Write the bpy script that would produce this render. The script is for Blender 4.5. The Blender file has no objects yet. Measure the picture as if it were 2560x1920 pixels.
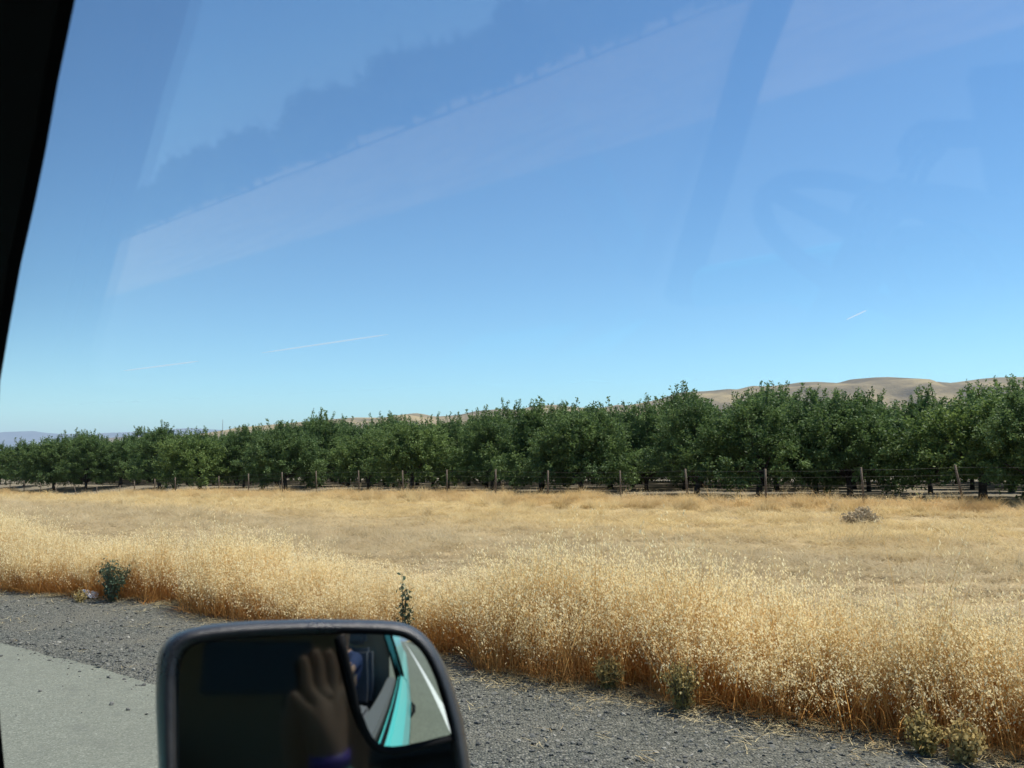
import bpy, bmesh, math, random
import numpy as np
from mathutils import Vector, Matrix

# ------------------------------------------------------------------ camera
sc = bpy.context.scene
col = sc.collection
R = math.radians
FPX = 2070.0                       # focal length in pixels of the 2560 px wide photograph
HORIZON = 1168.0
PITCH = math.atan((HORIZON - 960.0) / FPX)
CAM_H = 1.65
cam_data = bpy.data.cameras.new('camera')
cam = bpy.data.objects.new('camera', cam_data)
col.objects.link(cam)
cam.location = (0, 0, CAM_H)
cam.rotation_euler = (R(90) + PITCH, 0, 0)
cam_data.sensor_width = 36.0
cam_data.lens = 36.0 * FPX / 2560.0
cam_data.clip_start = 0.02
cam_data.clip_end = 90000
cam_data.dof.use_dof = True                    # a phone's wide lens set on the distance
cam_data.dof.focus_distance = 40.0
cam_data.dof.aperture_fstop = 14.0
sc.camera = cam

# ------------------------------------------------------------------ sky, sun, exposure
SUN_EL, SUN_AZ = 67.0, 72.0        # azimuth clockwise from +Y
world = bpy.data.worlds.new('World')
sc.world = world
world.use_nodes = True
wn = world.node_tree
bg = wn.nodes['Background']
sky = wn.nodes.new('ShaderNodeTexSky')
sky.sky_type = 'NISHITA'
sky.sun_disc = False
sky.sun_elevation = R(SUN_EL)
sky.sun_rotation = R(SUN_AZ)
sky.altitude = 100
sky.air_density = 1.0
sky.dust_density = 0.25
sky.ozone_density = 1.4
tint = wn.nodes.new('ShaderNodeMix'); tint.data_type = 'RGBA'; tint.blend_type = 'MULTIPLY'
tint.inputs[0].default_value = 1.0
tint.inputs[7].default_value = (0.80 * .143, 1.02 * .143, 1.06 * .143, 1)
wn.links.new(sky.outputs[0], tint.inputs[6])
gam = wn.nodes.new('ShaderNodeGamma'); gam.inputs[1].default_value = 1.5
wn.links.new(tint.outputs[2], gam.inputs[0])
gain = wn.nodes.new('ShaderNodeMix'); gain.data_type = 'RGBA'; gain.blend_type = 'MULTIPLY'; gain.inputs[0].default_value = 1.0
gain.inputs[7].default_value = (7.2, 6.8, 6.15, 1)
wn.links.new(gam.outputs[0], gain.inputs[6])
wn.links.new(gain.outputs[2], bg.inputs[0])
bg.inputs[1].default_value = 0.105
sun_data = bpy.data.lights.new('sun', 'SUN')
sun_data.energy = 3.6
sun_data.angle = R(0.53)
sun_data.color = (1.0, 0.95, 0.87)
sun = bpy.data.objects.new('sun', sun_data)
col.objects.link(sun)
sdir = Vector((math.cos(R(SUN_EL)) * math.sin(R(SUN_AZ)), math.cos(R(SUN_EL)) * math.cos(R(SUN_AZ)), math.sin(R(SUN_EL))))
sun.rotation_euler = sdir.to_track_quat('Z', 'Y').to_euler()
sc.view_settings.view_transform = 'Standard'
sc.view_settings.look = 'None'
sc.view_settings.exposure = 0.85
sc.view_settings.gamma = 1.0
sc.view_settings.use_curve_mapping = False
sc.render.engine = 'CYCLES'
sc.cycles.use_denoising = True
sc.cycles.max_bounces = 7
sc.cycles.diffuse_bounces = 3
sc.cycles.transparent_max_bounces = 12
sc.cycles.volume_bounces = 0

# ------------------------------------------------------------------ frame of the place
YAW = R(49.5)                                                     # the road runs this far to the left of the view
DX, DY = -math.sin(YAW), math.cos(YAW)                            # along the road, forward
NX, NY = math.cos(YAW), math.sin(YAW)                             # across the road, to the passenger side
CP, SP = math.cos(PITCH), math.sin(PITCH)

def ray(px, py):
    a, b = (px - 1280.0) / FPX, (960.0 - py) / FPX
    return Vector((a, CP - b * SP, SP + b * CP))

def on_z(px, py, z=0.0):
    d = ray(px, py)
    t = (z - CAM_H) / d.z
    return Vector((d.x * t, d.y * t, z))

def at_depth(px, py, y):
    d = ray(px, py)
    t = y / d.y
    return Vector((d.x * t, y, CAM_H + d.z * t))

def la(p):
    return p[0] * NX + p[1] * NY, p[0] * DX + p[1] * DY            # lateral, along

def xy(lat, along):
    return lat * NX + along * DX, lat * NY + along * DY

def on_lat(px, py, lat):
    d = ray(px, py)
    t = lat / (d.x * NX + d.y * NY)
    return Vector((d.x * t, d.y * t, CAM_H + d.z * t))

rng = np.random.default_rng(7)
random.seed(7)

# ------------------------------------------------------------------ helpers
def mesh_np(name, verts, faces, mats=(), smooth=False):
    """faces: (n,3) or (n,4) int array, or a list of such arrays"""
    me = bpy.data.meshes.new(name)
    v = np.asarray(verts, dtype=np.float32)
    fl = faces if isinstance(faces, list) else [faces]
    fl = [np.asarray(f, dtype=np.int32) for f in fl if len(f)]
    me.vertices.add(len(v))
    me.vertices.foreach_set('co', v.ravel())
    nl = sum(f.size for f in fl)
    me.loops.add(nl)
    me.loops.foreach_set('vertex_index', np.concatenate([f.ravel() for f in fl]))
    tot = np.concatenate([np.full(len(f), f.shape[1], np.int32) for f in fl])
    start = np.concatenate([[0], np.cumsum(tot)[:-1]]).astype(np.int32)
    me.polygons.add(len(tot))
    me.polygons.foreach_set('loop_start', start)
    me.polygons.foreach_set('loop_total', tot)
    me.update(calc_edges=True)
    me.validate()
    for m in mats:
        me.materials.append(m)
    if smooth:
        me.polygons.foreach_set('use_smooth', np.ones(len(tot), dtype=bool))
    return me

def link(name, me, parent=None):
    o = bpy.data.objects.new(name, me)
    col.objects.link(o)
    if parent is not None:
        o.parent = parent
    return o

def tag(o, label=None, cat=None, group=None, kind=None):
    if label: o['label'] = label
    if cat: o['category'] = cat
    if group: o['group'] = group
    if kind: o['kind'] = kind
    return o

def empty(name, loc=(0, 0, 0)):
    o = bpy.data.objects.new(name, None)
    col.objects.link(o)
    o.location = loc
    o.empty_display_size = 0.2
    return o

class MB:
    """collects quads and triangles"""
    def __init__(self):
        self.v, self.f = [], []
    def add(self, vs, fs):
        k = len(self.v)
        self.v += [tuple(p) for p in vs]
        self.f += [tuple(i + k for i in f) for f in fs]
    def tube(self, pts, radii, n=8, caps=True):
        pts = [Vector(p) for p in pts]
        rings = []
        up = Vector((0, 0, 1))
        for i, p in enumerate(pts):
            a = pts[max(i - 1, 0)]; b = pts[min(i + 1, len(pts) - 1)]
            t = (b - a).normalized()
            s = t.cross(up if abs(t.z) < 0.95 else Vector((1, 0, 0))).normalized()
            u = s.cross(t).normalized()
            r = radii[i] if hasattr(radii, '__len__') else radii
            rings.append([p + (s * math.cos(2 * math.pi * k / n) + u * math.sin(2 * math.pi * k / n)) * r for k in range(n)])
        vs = [q for ring in rings for q in ring]
        fs = []
        for i in range(len(pts) - 1):
            for k in range(n):
                a, b = i * n + k, i * n + (k + 1) % n
                fs.append((a, b, b + n, a + n))
        if caps:
            fs.append(tuple(range(n))[::-1])
            fs.append(tuple((len(pts) - 1) * n + k for k in range(n)))
        self.add(vs, fs)
    def box(self, c, s, rot=None):
        c = Vector(c)
        M = rot if rot is not None else Matrix.Identity(3)
        vs = [c + M @ Vector((x * s[0] / 2, y * s[1] / 2, z * s[2] / 2)) for z in (-1, 1) for y in (-1, 1) for x in (-1, 1)]
        self.add(vs, [(0, 2, 3, 1), (4, 5, 7, 6), (0, 1, 5, 4), (2, 6, 7, 3), (0, 4, 6, 2), (1, 3, 7, 5)])
    def mesh(self, name, mats=(), smooth=False, bevel=0.0):
        me = bpy.data.meshes.new(name)
        me.from_pydata(self.v, [], self.f)
        if bevel > 0:
            bm = bmesh.new(); bm.from_mesh(me)
            bmesh.ops.recalc_face_normals(bm, faces=bm.faces)
            bmesh.ops.bevel(bm, geom=[e for e in bm.edges if len(e.link_faces) == 2 and e.calc_face_angle(0) > 0.5], offset=bevel, segments=2, affect='EDGES', clamp_overlap=True)
            bm.to_mesh(me); bm.free()
        for m in mats:
            me.materials.append(m)
        if smooth:
            me.polygons.foreach_set('use_smooth', np.ones(len(me.polygons), dtype=bool))
        me.update()
        return me

# ---- materials
class NT:
    def __init__(self, name):
        self.m = bpy.data.materials.new(name)
        self.m.use_nodes = True
        self.t = self.m.node_tree
        self.t.nodes.clear()
        self.out = self.t.nodes.new('ShaderNodeOutputMaterial')
    def n(self, kind, ins=None, **props):
        nd = self.t.nodes.new(kind)
        for k, v in props.items():
            setattr(nd, k, v)
        for k, v in (ins or {}).items():
            s = nd.inputs[k]
            if hasattr(v, 'is_output'):
                self.t.links.new(v, s)
            else:
                s.default_value = v
        return nd
    def link(self, a, b):
        self.t.links.new(a, b)
    def noise(self, scale, detail=4, rough=0.55, vec=None, dist=0.0):
        ins = {'Scale': scale, 'Detail': detail, 'Roughness': rough, 'Distortion': dist}
        if vec is not None: ins['Vector'] = vec
        return self.n('ShaderNodeTexNoise', ins).outputs[0]
    def ramp(self, fac, stops):
        nd = self.n('ShaderNodeValToRGB', {'Fac': fac})
        e = nd.color_ramp.elements
        while len(e) < len(stops): e.new(0.5)
        for i, (p, c) in enumerate(stops):
            e[i].position = p
            e[i].color = (*c, 1) if len(c) == 3 else c
        return nd.outputs[0]
    def mix(self, fac, a, b, blend='MIX'):
        nd = self.n('ShaderNodeMix', data_type='RGBA', blend_type=blend)
        for i, v in ((0, fac), (6, a), (7, b)):
            if hasattr(v, 'is_output'): self.t.links.new(v, nd.inputs[i])
            else: nd.inputs[i].default_value = v if i == 0 else (*v, 1)
        return nd.outputs[2]
    def math(self, op, a, b=0.0, clamp=False):
        nd = self.n('ShaderNodeMath', operation=op, use_clamp=clamp)
        for i, v in ((0, a), (1, b)):
            if hasattr(v, 'is_output'): self.t.links.new(v, nd.inputs[i])
            else: nd.inputs[i].default_value = v
        return nd.outputs[0]
    def principled(self, **ins):
        nd = self.n('ShaderNodeBsdfPrincipled')
        for k, v in ins.items():
            s = nd.inputs[k.replace('_', ' ')]
            if hasattr(v, 'is_output'): self.t.links.new(v, s)
            else: s.default_value = (*v, 1) if isinstance(v, tuple) and len(v) == 3 and s.type == 'RGBA' else v
        self.t.links.new(nd.outputs[0], self.out.inputs[0])
        return nd
    def bump(self, h, strength=0.5, dist=0.02):
        return self.n('ShaderNodeBump', {'Height': h, 'Strength': strength, 'Distance': dist}).outputs[0]
    def obj(self):
        return self.n('ShaderNodeTexCoord').outputs['Object']
    def pos(self):
        return self.n('ShaderNodeNewGeometry').outputs['Position']

def plain(name, c, rough=0.6, spec=0.5, metal=0.0, coat=0.0):
    t = NT(name)
    t.principled(Base_Color=c, Roughness=rough, Specular_IOR_Level=spec, Metallic=metal, Coat_Weight=coat)
    return t.m

def leafy(name, c_lo, c_hi, c_alt, trans=0.35, rough=0.5, spec=0.35):
    """leaf or blade: colour runs with a per-piece attribute 'tone' and the copy's own random number"""
    t = NT(name)
    tone = t.n('ShaderNodeAttribute', attribute_name='tone').outputs['Fac']
    rnd = t.n('ShaderNodeObjectInfo').outputs['Random']
    c = t.mix(tone, c_lo, c_hi)
    c = t.mix(t.math('MULTIPLY', rnd, 0.35), c, c_alt)
    p = t.n('ShaderNodeBsdfPrincipled', {'Base Color': c, 'Roughness': rough, 'Specular IOR Level': spec})
    tr = t.n('ShaderNodeBsdfTranslucent', {'Color': c})
    mx = t.n('ShaderNodeMixShader', {'Fac': trans})
    t.link(p.outputs[0], mx.inputs[1]); t.link(tr.outputs[0], mx.inputs[2])
    t.link(mx.outputs[0], t.out.inputs[0])
    return t.m

def set_attr(me, name, vals):
    a = me.attributes.new(name, 'FLOAT', 'POINT')
    a.data.foreach_set('value', np.asarray(vals, np.float32))

def scatter(name, pts, rots, scl, idx, protos, label, kind='stuff'):
    """one object: proto meshes set on points"""
    c = bpy.data.collections.new(name + '_pieces')
    for i, me in enumerate(protos):
        c.objects.link(bpy.data.objects.new('%s_piece_%02d' % (name, i), me))
    me = bpy.data.meshes.new(name)
    me.vertices.add(len(pts))
    me.vertices.foreach_set('co', np.asarray(pts, np.float32).ravel())
    a = me.attributes.new('rot', 'FLOAT_VECTOR', 'POINT'); a.data.foreach_set('vector', np.asarray(rots, np.float32).ravel())
    a = me.attributes.new('scl', 'FLOAT_VECTOR', 'POINT'); a.data.foreach_set('vector', np.asarray(scl, np.float32).ravel())
    a = me.attributes.new('idx', 'INT', 'POINT'); a.data.foreach_set('value', np.asarray(idx, np.int32))
    me.update()
    o = link(name, me)
    g = bpy.data.node_groups.new(name + '_scatter', 'GeometryNodeTree')
    g.interface.new_socket('Geometry', in_out='INPUT', socket_type='NodeSocketGeometry')
    g.interface.new_socket('Geometry', in_out='OUTPUT', socket_type='NodeSocketGeometry')
    N = g.nodes
    gi, go = N.new('NodeGroupInput'), N.new('NodeGroupOutput')
    ci = N.new('GeometryNodeCollectionInfo'); ci.inputs['Collection'].default_value = c
    ci.inputs['Separate Children'].default_value = True; ci.inputs['Reset Children'].default_value = True
    iop = N.new('GeometryNodeInstanceOnPoints')
    def named(nm, dt):
        x = N.new('GeometryNodeInputNamedAttribute'); x.data_type = dt; x.inputs['Name'].default_value = nm
        return x.outputs['Attribute']
    e2r = N.new('FunctionNodeEulerToRotation')
    L = g.links.new
    L(named('rot', 'FLOAT_VECTOR'), e2r.inputs[0]); L(e2r.outputs[0], iop.inputs['Rotation'])
    L(named('scl', 'FLOAT_VECTOR'), iop.inputs['Scale']); L(named('idx', 'INT'), iop.inputs['Instance Index'])
    iop.inputs['Pick Instance'].default_value = True
    L(ci.outputs[0], iop.inputs['Instance']); L(gi.outputs[0], iop.inputs['Points']); L(iop.outputs[0], go.inputs[0])
    m = o.modifiers.new('scatter', 'NODES'); m.node_group = g
    tag(o, label, kind=kind)
    return o

def vnoise(x, y, seed=0):
    """smooth value noise on arrays, about -1..1"""
    x = np.asarray(x, float); y = np.asarray(y, float)
    xi, yi = np.floor(x), np.floor(y)
    fx, fy = x - xi, y - yi
    fx = fx * fx * (3 - 2 * fx); fy = fy * fy * (3 - 2 * fy)
    def h(a, b):
        s = np.sin(a * 127.1 + b * 311.7 + seed * 74.7) * 43758.5453
        return (s - np.floor(s)) * 2 - 1
    return (h(xi, yi) * (1 - fx) + h(xi + 1, yi) * fx) * (1 - fy) + (h(xi, yi + 1) * (1 - fx) + h(xi + 1, yi + 1) * fx) * fy

def fbm(x, y, oct=4, seed=0):
    s, a, t = 0, 1.0, 0
    for i in range(oct):
        s = s + a * vnoise(np.asarray(x) * 2 ** i, np.asarray(y) * 2 ** i, seed + i); t += a; a *= 0.5
    return s / t

# ------------------------------------------------------------------ terrain
FENCE_LAT = 33.0
POSTS = [(25, 1198, 25, 1230), (60, 1201, 60, 1233), (101, 1208, 101, 1238), (137, 1212, 145, 1247), (185, 1213, 193, 1248), (242, 1215, 242, 1248),
         (300, 1213, 300, 1240), (336, 1203, 336, 1233), (387, 1197, 387, 1233), (438, 1193, 439, 1232), (547, 1190, 547, 1234), (621, 1184, 621, 1234),
         (705, 1180, 706, 1236), (790, 1177, 791, 1235), (896, 1176, 898, 1236), (1006, 1176, 1008, 1236), (1117, 1174, 1118, 1236), (1239, 1173, 1239, 1237),
         (1370, 1176, 1370, 1239), (1550, 1176, 1551, 1246), (1713, 1172, 1720, 1246), (1913, 1172, 1915, 1252), (2152, 1168, 2160, 1260), (2387, 1162, 2409, 1258)]
pal, pz = [], []
for tx, ty, bx_, by in POSTS:
    q = on_lat(bx_, by, FENCE_LAT)
    pal.append(la(q)[1]); pz.append(q.z)
o_ = np.argsort(pal)
PAL, PZ = np.array(pal)[o_], np.array(pz)[o_]
PZS = np.convolve(np.pad(PZ, 1, mode='edge'), [0.25, 0.5, 0.25], mode='valid')

def z_fence(al):
    return np.interp(al, PAL, PZS)

def z_orch(al):
    return np.interp(al, [-30, 5, 105, 160], [0.55, 0.45, -0.45, -0.7])

GRAVEL_PX = [(0, 1478), (250, 1502), (380, 1517), (500, 1542), (1150, 1672), (1400, 1712), (1700, 1765), (2100, 1832), (2300, 1864), (2560, 1906)]
ASPH_PX = [(-150, 1563), (0, 1603), (386, 1706), (600, 1765)]
gl = np.array([la(on_z(*p)) for p in GRAVEL_PX]); gl = gl[np.argsort(gl[:, 1])]
al_ = np.array([la(on_z(*p)) for p in ASPH_PX]); al_ = al_[np.argsort(al_[:, 1])]

def grass_edge(al):
    al = np.asarray(al, float)
    return np.interp(al, gl[:, 1], gl[:, 0]) + 0.06 * fbm(al * 1.3, al * 0 + 3.3, 3, 5)

def asph_edge(al):
    al = np.asarray(al, float)
    return np.interp(al, al_[:, 1], al_[:, 0]) + 0.06 * fbm(al * 2.2, al * 0 + 8.3, 4, 9)

def sstep(a, b, x):
    t = np.clip((x - a) / (b - a), 0, 1)
    return t * t * (3 - 2 * t)

def ground_z(lat, al):
    lat = np.asarray(lat, float); al = np.asarray(al, float)
    zf, zo = z_fence(al), z_orch(al)
    ge = np.interp(al, gl[:, 1], gl[:, 0])
    base = -0.035 * (1 - sstep(ge - 0.1, ge + 0.7, lat)) * (lat < ge + 2)
    field = zf - 0.22
    z = base * (1 - sstep(7, 27, lat)) + field * sstep(7, 27, lat)
    z = z + 0.08 * np.exp(-((lat - 32.6) / 1.7) ** 2)                      # the low bank under the fence
    z = np.where(lat > 33.5, (zf + 0.02) * (1 - sstep(33.5, 42, lat)) + zo * sstep(33.5, 42, lat), z)
    near = (lat > ge + 0.3) & (lat < 34) & (np.abs(al) < 200)
    z = z + np.where(near, (0.04 + 0.17 * sstep(20, 29, lat)) * fbm(lat * 0.7, al * 0.5, 3, 2) * sstep(ge + 0.3, ge + 2, lat), 0)
    far = sstep(150, 1500, np.hypot(lat, al))
    return z * (1 - far) - 1.0 * far

def axis(parts):
    return np.unique(np.concatenate([np.asarray(p, float) for p in parts]))

lat_ax = axis([[-45000, -9000, -2000, -500, -150, -60, -30, -15], np.arange(-10, 9, 0.25), np.arange(9, 46, 0.6), [48, 52, 58, 65, 75, 90, 110, 150, 250, 500, 1500, 4000, 10000, 45000]])
al_ax = axis([[-45000, -9000, -2000, -500, -150, -80, -50], np.arange(-40, -10, 2.0), np.arange(-10, 60, 0.6), np.arange(60, 140, 2.0), [145, 160, 180, 220, 300, 500, 1500, 4000, 10000, 45000]])
LL, AA = np.meshgrid(lat_ax, al_ax, indexing='ij')
X, Y = xy(LL, AA)
Zg = ground_z(LL, AA)

def grid_faces(n, m):
    i = np.arange(n * m).reshape(n, m)
    return np.stack([i[:-1, :-1], i[1:, :-1], i[1:, 1:], i[:-1, 1:]], -1).reshape(-1, 4)

# ground colours: dry straw-strewn soil this side of the fence, pale bare orchard floor beyond
t = NT('dry_soil')
p_ = t.pos()
latn = t.n('ShaderNodeVectorMath', {0: p_, 1: (NX, NY, 0)}, operation='DOT_PRODUCT').outputs['Value']
n1 = t.noise(0.5, 6, 0.6, p_); n2 = t.noise(9.0, 5, 0.65, p_); n3 = t.noise(60.0, 3, 0.6, p_)
straw = t.ramp(n2, [(0.28, (0.34, 0.25, 0.13)), (0.5, (0.50, 0.38, 0.20)), (0.72, (0.60, 0.48, 0.28))])
straw = t.mix(t.ramp(n1, [(0.42, (0, 0, 0)), (0.62, (1, 1, 1))]), straw, (0.33, 0.255, 0.15))
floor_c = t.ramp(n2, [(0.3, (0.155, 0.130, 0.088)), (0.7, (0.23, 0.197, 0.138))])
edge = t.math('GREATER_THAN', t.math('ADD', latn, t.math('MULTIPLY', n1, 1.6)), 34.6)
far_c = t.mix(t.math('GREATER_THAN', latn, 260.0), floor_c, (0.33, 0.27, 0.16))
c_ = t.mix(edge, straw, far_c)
t.principled(Base_Color=c_, Roughness=0.95, Specular_IOR_Level=0.1, Normal=t.bump(t.math('ADD', n2, t.math('MULTIPLY', n3, 0.5)), 0.7, 0.05))
M_SOIL = t.m
ground = tag(link('ground', mesh_np('ground', np.stack([X, Y, Zg], -1).reshape(-1, 3), grid_faces(len(lat_ax), len(al_ax)), [M_SOIL], True)),
             'dry straw-covered roadside land and pale orchard soil', kind='structure')

# asphalt shoulder and carriageway
t = NT('worn_asphalt')
p_ = t.pos()
n1 = t.noise(0.7, 5, 0.6, p_); n2 = t.noise(160.0, 3, 0.7, p_); n3 = t.noise(14.0, 4, 0.6, p_)
agg = t.n('ShaderNodeTexVoronoi', {'Scale': 120.0, 'Vector': p_}).outputs['Color']
aggv = t.n('ShaderNodeSeparateColor', {0: agg}).outputs[0]
c_ = t.ramp(aggv, [(0.0, (0.095, 0.104, 0.077)), (0.55, (0.150, 0.160, 0.122)), (0.93, (0.20, 0.21, 0.165)), (1.0, (0.30, 0.31, 0.25))])
c_ = t.mix(t.ramp(n1, [(0.35, (0, 0, 0)), (0.7, (0.5, 0.5, 0.5))]), c_, (0.118, 0.124, 0.096))
c_ = t.mix(t.ramp(n3, [(0.5, (0, 0, 0)), (0.75, (0.35, 0.35, 0.35))]), c_, (0.19, 0.195, 0.15))
c_ = t.mix(t.ramp(t.noise(3.2, 5, 0.7, p_), [(0.56, (0, 0, 0)), (0.70, (0.55, 0.55, 0.55))]), c_, (0.10, 0.105, 0.085))
t.principled(Base_Color=c_, Roughness=0.82, Specular_IOR_Level=0.35, Normal=t.bump(t.math('ADD', aggv, n2), 0.35, 0.006))
M_ASPH = t.m
ra = axis([[-3000, -500, -120, -60, -40, -25], np.arange(-15, 25, 0.12), [26, 28, 32, 40, 60, 120, 500, 3000]])
rows = [np.full_like(ra, -16.0), np.full_like(ra, -4.0), np.full_like(ra, 0.0), np.full_like(ra, 1.5), asph_edge(ra), asph_edge(ra) + 0.05]
zz = [-0.06, 0.02, 0.03, 0.022, 0.0, -0.05]
LL = np.stack(rows); AA = np.tile(ra, (len(rows), 1)); X, Y = xy(LL, AA)
Z = np.tile(np.array(zz)[:, None], (1, len(ra)))
tag(link('road', mesh_np('road', np.stack([X, Y, Z], -1).reshape(-1, 3), grid_faces(len(rows), len(ra)), [M_ASPH])), 'worn grey asphalt road shoulder', kind='structure')
t = NT('road_paint')
n2 = t.noise(40.0, 5, 0.7, t.pos())
t.principled(Base_Color=t.ramp(n2, [(0.35, (0.35, 0.34, 0.31)), (0.5, (0.78, 0.77, 0.72))]), Roughness=0.6)
M_PAINT = t.m
la_ = np.array([-200.0, -40, -10, 0, 10, 40, 200])
X, Y = xy(np.stack([np.full_like(la_, 1.16), np.full_like(la_, 1.28)]), np.tile(la_, (2, 1)))
Z = np.full_like(X, 0.0285)
tag(link('road_edge_line', mesh_np('road_edge_line', np.stack([X, Y, Z], -1).reshape(-1, 3), grid_faces(2, len(la_)), [M_PAINT])), 'white painted edge line on the asphalt', kind='structure')

# gravel verge
t = NT('gravel')
p_ = t.pos()
v1 = t.n('ShaderNodeTexVoronoi', {'Scale': 62.0, 'Vector': p_})
v2 = t.n('ShaderNodeTexVoronoi', {'Scale': 24.0, 'Vector': p_})
s1 = t.n('ShaderNodeSeparateColor', {0: v1.outputs['Color']}).outputs[0]
n1 = t.noise(0.9, 5, 0.6, p_)
c_ = t.ramp(s1, [(0.0, (0.052, 0.055, 0.046)), (0.45, (0.108, 0.113, 0.092)), (0.8, (0.165, 0.165, 0.135)), (1.0, (0.28, 0.27, 0.22))])
c_ = t.mix(t.ramp(n1, [(0.42, (0, 0, 0)), (0.75, (0.75, 0.75, 0.75))]), c_, (0.18, 0.17, 0.13))
h_ = t.math('ADD', t.math('MULTIPLY', v1.outputs['Distance'], -1.0), t.math('MULTIPLY', v2.outputs['Distance'], -0.6))
t.principled(Base_Color=c_, Roughness=0.9, Specular_IOR_Level=0.25, Normal=t.bump(h_, 0.9, 0.03))
M_GRAVEL = t.m
NR = 16
fr = np.linspace(0, 1, NR)
A0, A1 = asph_edge(ra) - 0.06 + 0.05 * fbm(ra * 5, ra * 0, 3, 4), grass_edge(ra) + 0.75
LL = A0[None] + (A1 - A0)[None] * fr[:, None]; AA = np.tile(ra, (NR, 1)); X, Y = xy(LL, AA)
Z = 0.004 + 0.012 * fbm(LL * 1.5, AA * 1.5, 3, 6) + 0.012
Z[0] = -0.004; Z[-1] = -0.06; Z[1] = 0.014
tag(link('gravel_verge', mesh_np('gravel_verge', np.stack([X, Y, Z], -1).reshape(-1, 3), grid_faces(NR, len(ra)), [M_GRAVEL], True)), 'dark grey gravel verge beside the asphalt', kind='structure')

# ------------------------------------------------------------------ hills
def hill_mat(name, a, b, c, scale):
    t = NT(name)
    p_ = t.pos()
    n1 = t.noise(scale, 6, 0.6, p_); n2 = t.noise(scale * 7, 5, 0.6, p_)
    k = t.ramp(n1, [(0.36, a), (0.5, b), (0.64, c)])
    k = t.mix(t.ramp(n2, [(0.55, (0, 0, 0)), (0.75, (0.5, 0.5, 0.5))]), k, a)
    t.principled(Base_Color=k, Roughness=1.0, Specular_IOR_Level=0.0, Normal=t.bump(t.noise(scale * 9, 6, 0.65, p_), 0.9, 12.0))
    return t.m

def hill(name, prof, dist, front, back, mat, label, seed, fold):
    px = np.array([p[0] for p in prof], float); py = np.array([p[1] for p in prof], float)
    xs = np.linspace(px[0], px[-1], 260)
    ys = np.interp(xs, px, py)
    wx = (xs - 1280) / FPX * dist
    el = np.array([at_depth(x, y, dist).z for x, y in zip(xs, ys)]) + 1.0
    vv = np.concatenate([np.linspace(-1, 0, 46), np.linspace(0, 1, 12)[1:]])
    G = []
    for v in vv:
        if v <= 0:
            y = dist + v * front
            # spurs and gullies run down the near slope
            h = el * (1 - sstep(0, 1, -v) * 0.98)
            f = fbm(wx / fold + v * 0.7, np.full_like(wx, v * front / fold * 0.55), 4, seed)
            h = h + el * 0.40 * f * np.sin(math.pi * min(1, -v)) ** 0.8
            h = np.minimum(h, (el - 2) * (y / dist) * (1 + 0.10 * v) + 2 * (1 + v))
        else:
            y = dist + v * back
            h = el * (1 - 0.85 * v)
        G.append(np.stack([wx, np.full_like(wx, y), h - 2.0], -1))
    G = np.array(G)
    o = link(name, mesh_np(name, G.reshape(-1, 3), grid_faces(len(vv), len(xs)), [mat], True))
    return tag(o, label, kind='structure')

M_H1 = hill_mat('dry_hill_grass', (0.125, 0.102, 0.062), (0.21, 0.168, 0.096), (0.34, 0.268, 0.142), 0.0035)
M_H2 = hill_mat('far_hill_grass', (0.07, 0.08, 0.08), (0.10, 0.105, 0.10), (0.14, 0.135, 0.12), 0.0015)  # hill colour darkened and blued, part of the haze put into it
RIDGE = [(600, 1090), (721, 1063), (800, 1052), (886, 1043), (973, 1044), (1016, 1035), (1039, 1032), (1060, 1035), (1088, 1041), (1146, 1037), (1190, 1027), (1259, 1021), (1290, 1024), (1340, 1014),
         (1387, 1011), (1440, 1018), (1500, 1020), (1546, 1011), (1569, 1013), (1598, 1008), (1642, 999), (1685, 986), (1708, 980), (1772, 977), (1824, 972), (1847, 973), (1882, 964), (1920, 965), (1958, 962),
         (2007, 955), (2050, 954), (2099, 957), (2131, 948), (2192, 943), (2227, 942), (2267, 948), (2325, 956), (2360, 959), (2397, 955), (2464, 946), (2499, 943), (2560, 942), (2700, 950), (2900, 975), (3200, 1000)]
hill('hills', RIDGE, 4200, 1900, 1500, M_H1, 'tan dry grass hills behind the orchard', 3, 330)
LOW = [(120, 1172), (230, 1108), (300, 1097), (360, 1091), (430, 1092), (520, 1085), (620, 1086), (760, 1075), (900, 1080), (1200, 1090), (1500, 1120)]
hill('hills', LOW, 7500, 2500, 2000, M_H1, 'low tan foothill at the foot of the blue mountains', 8, 500)
FAR = [(-700, 1090), (-300, 1080), (-100, 1088), (0, 1084), (43, 1082), (84, 1077.5), (116, 1082), (145, 1084), (190, 1085), (231, 1087), (266, 1088), (304, 1081), (333, 1080), (402, 1079.5), (480, 1070), (600, 1078), (750, 1070), (900, 1085), (1200, 1100)]
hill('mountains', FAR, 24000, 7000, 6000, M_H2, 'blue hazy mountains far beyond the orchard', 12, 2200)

# ------------------------------------------------------------------ wild oat grass
def blade(V, F, T, p0, d, length, w, bend, tone0, tone1, seg=3, az=0.0):
    """a tapering ribbon"""
    p = np.array(p0, float); dirv = np.array(d, float)
    side = np.array([math.cos(az), math.sin(az), 0.0])
    k = len(V)
    for i in range(seg + 1):
        f = i / seg
        ww = w * (1 - 0.85 * f) * 0.5
        V.append(p - side * ww); V.append(p + side * ww)
        tt = tone0 + (tone1 - tone0) * f
        T.append(tt); T.append(tt)
        if i < seg:
            p = p + dirv / np.linalg.norm(dirv) * (length / seg)
            dirv = dirv / np.linalg.norm(dirv) + np.array(bend) / seg
            F.append((k + 2 * i, k + 2 * i + 1, k + 2 * i + 3, k + 2 * i + 2))
    return p, dirv / np.linalg.norm(dirv)

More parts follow.
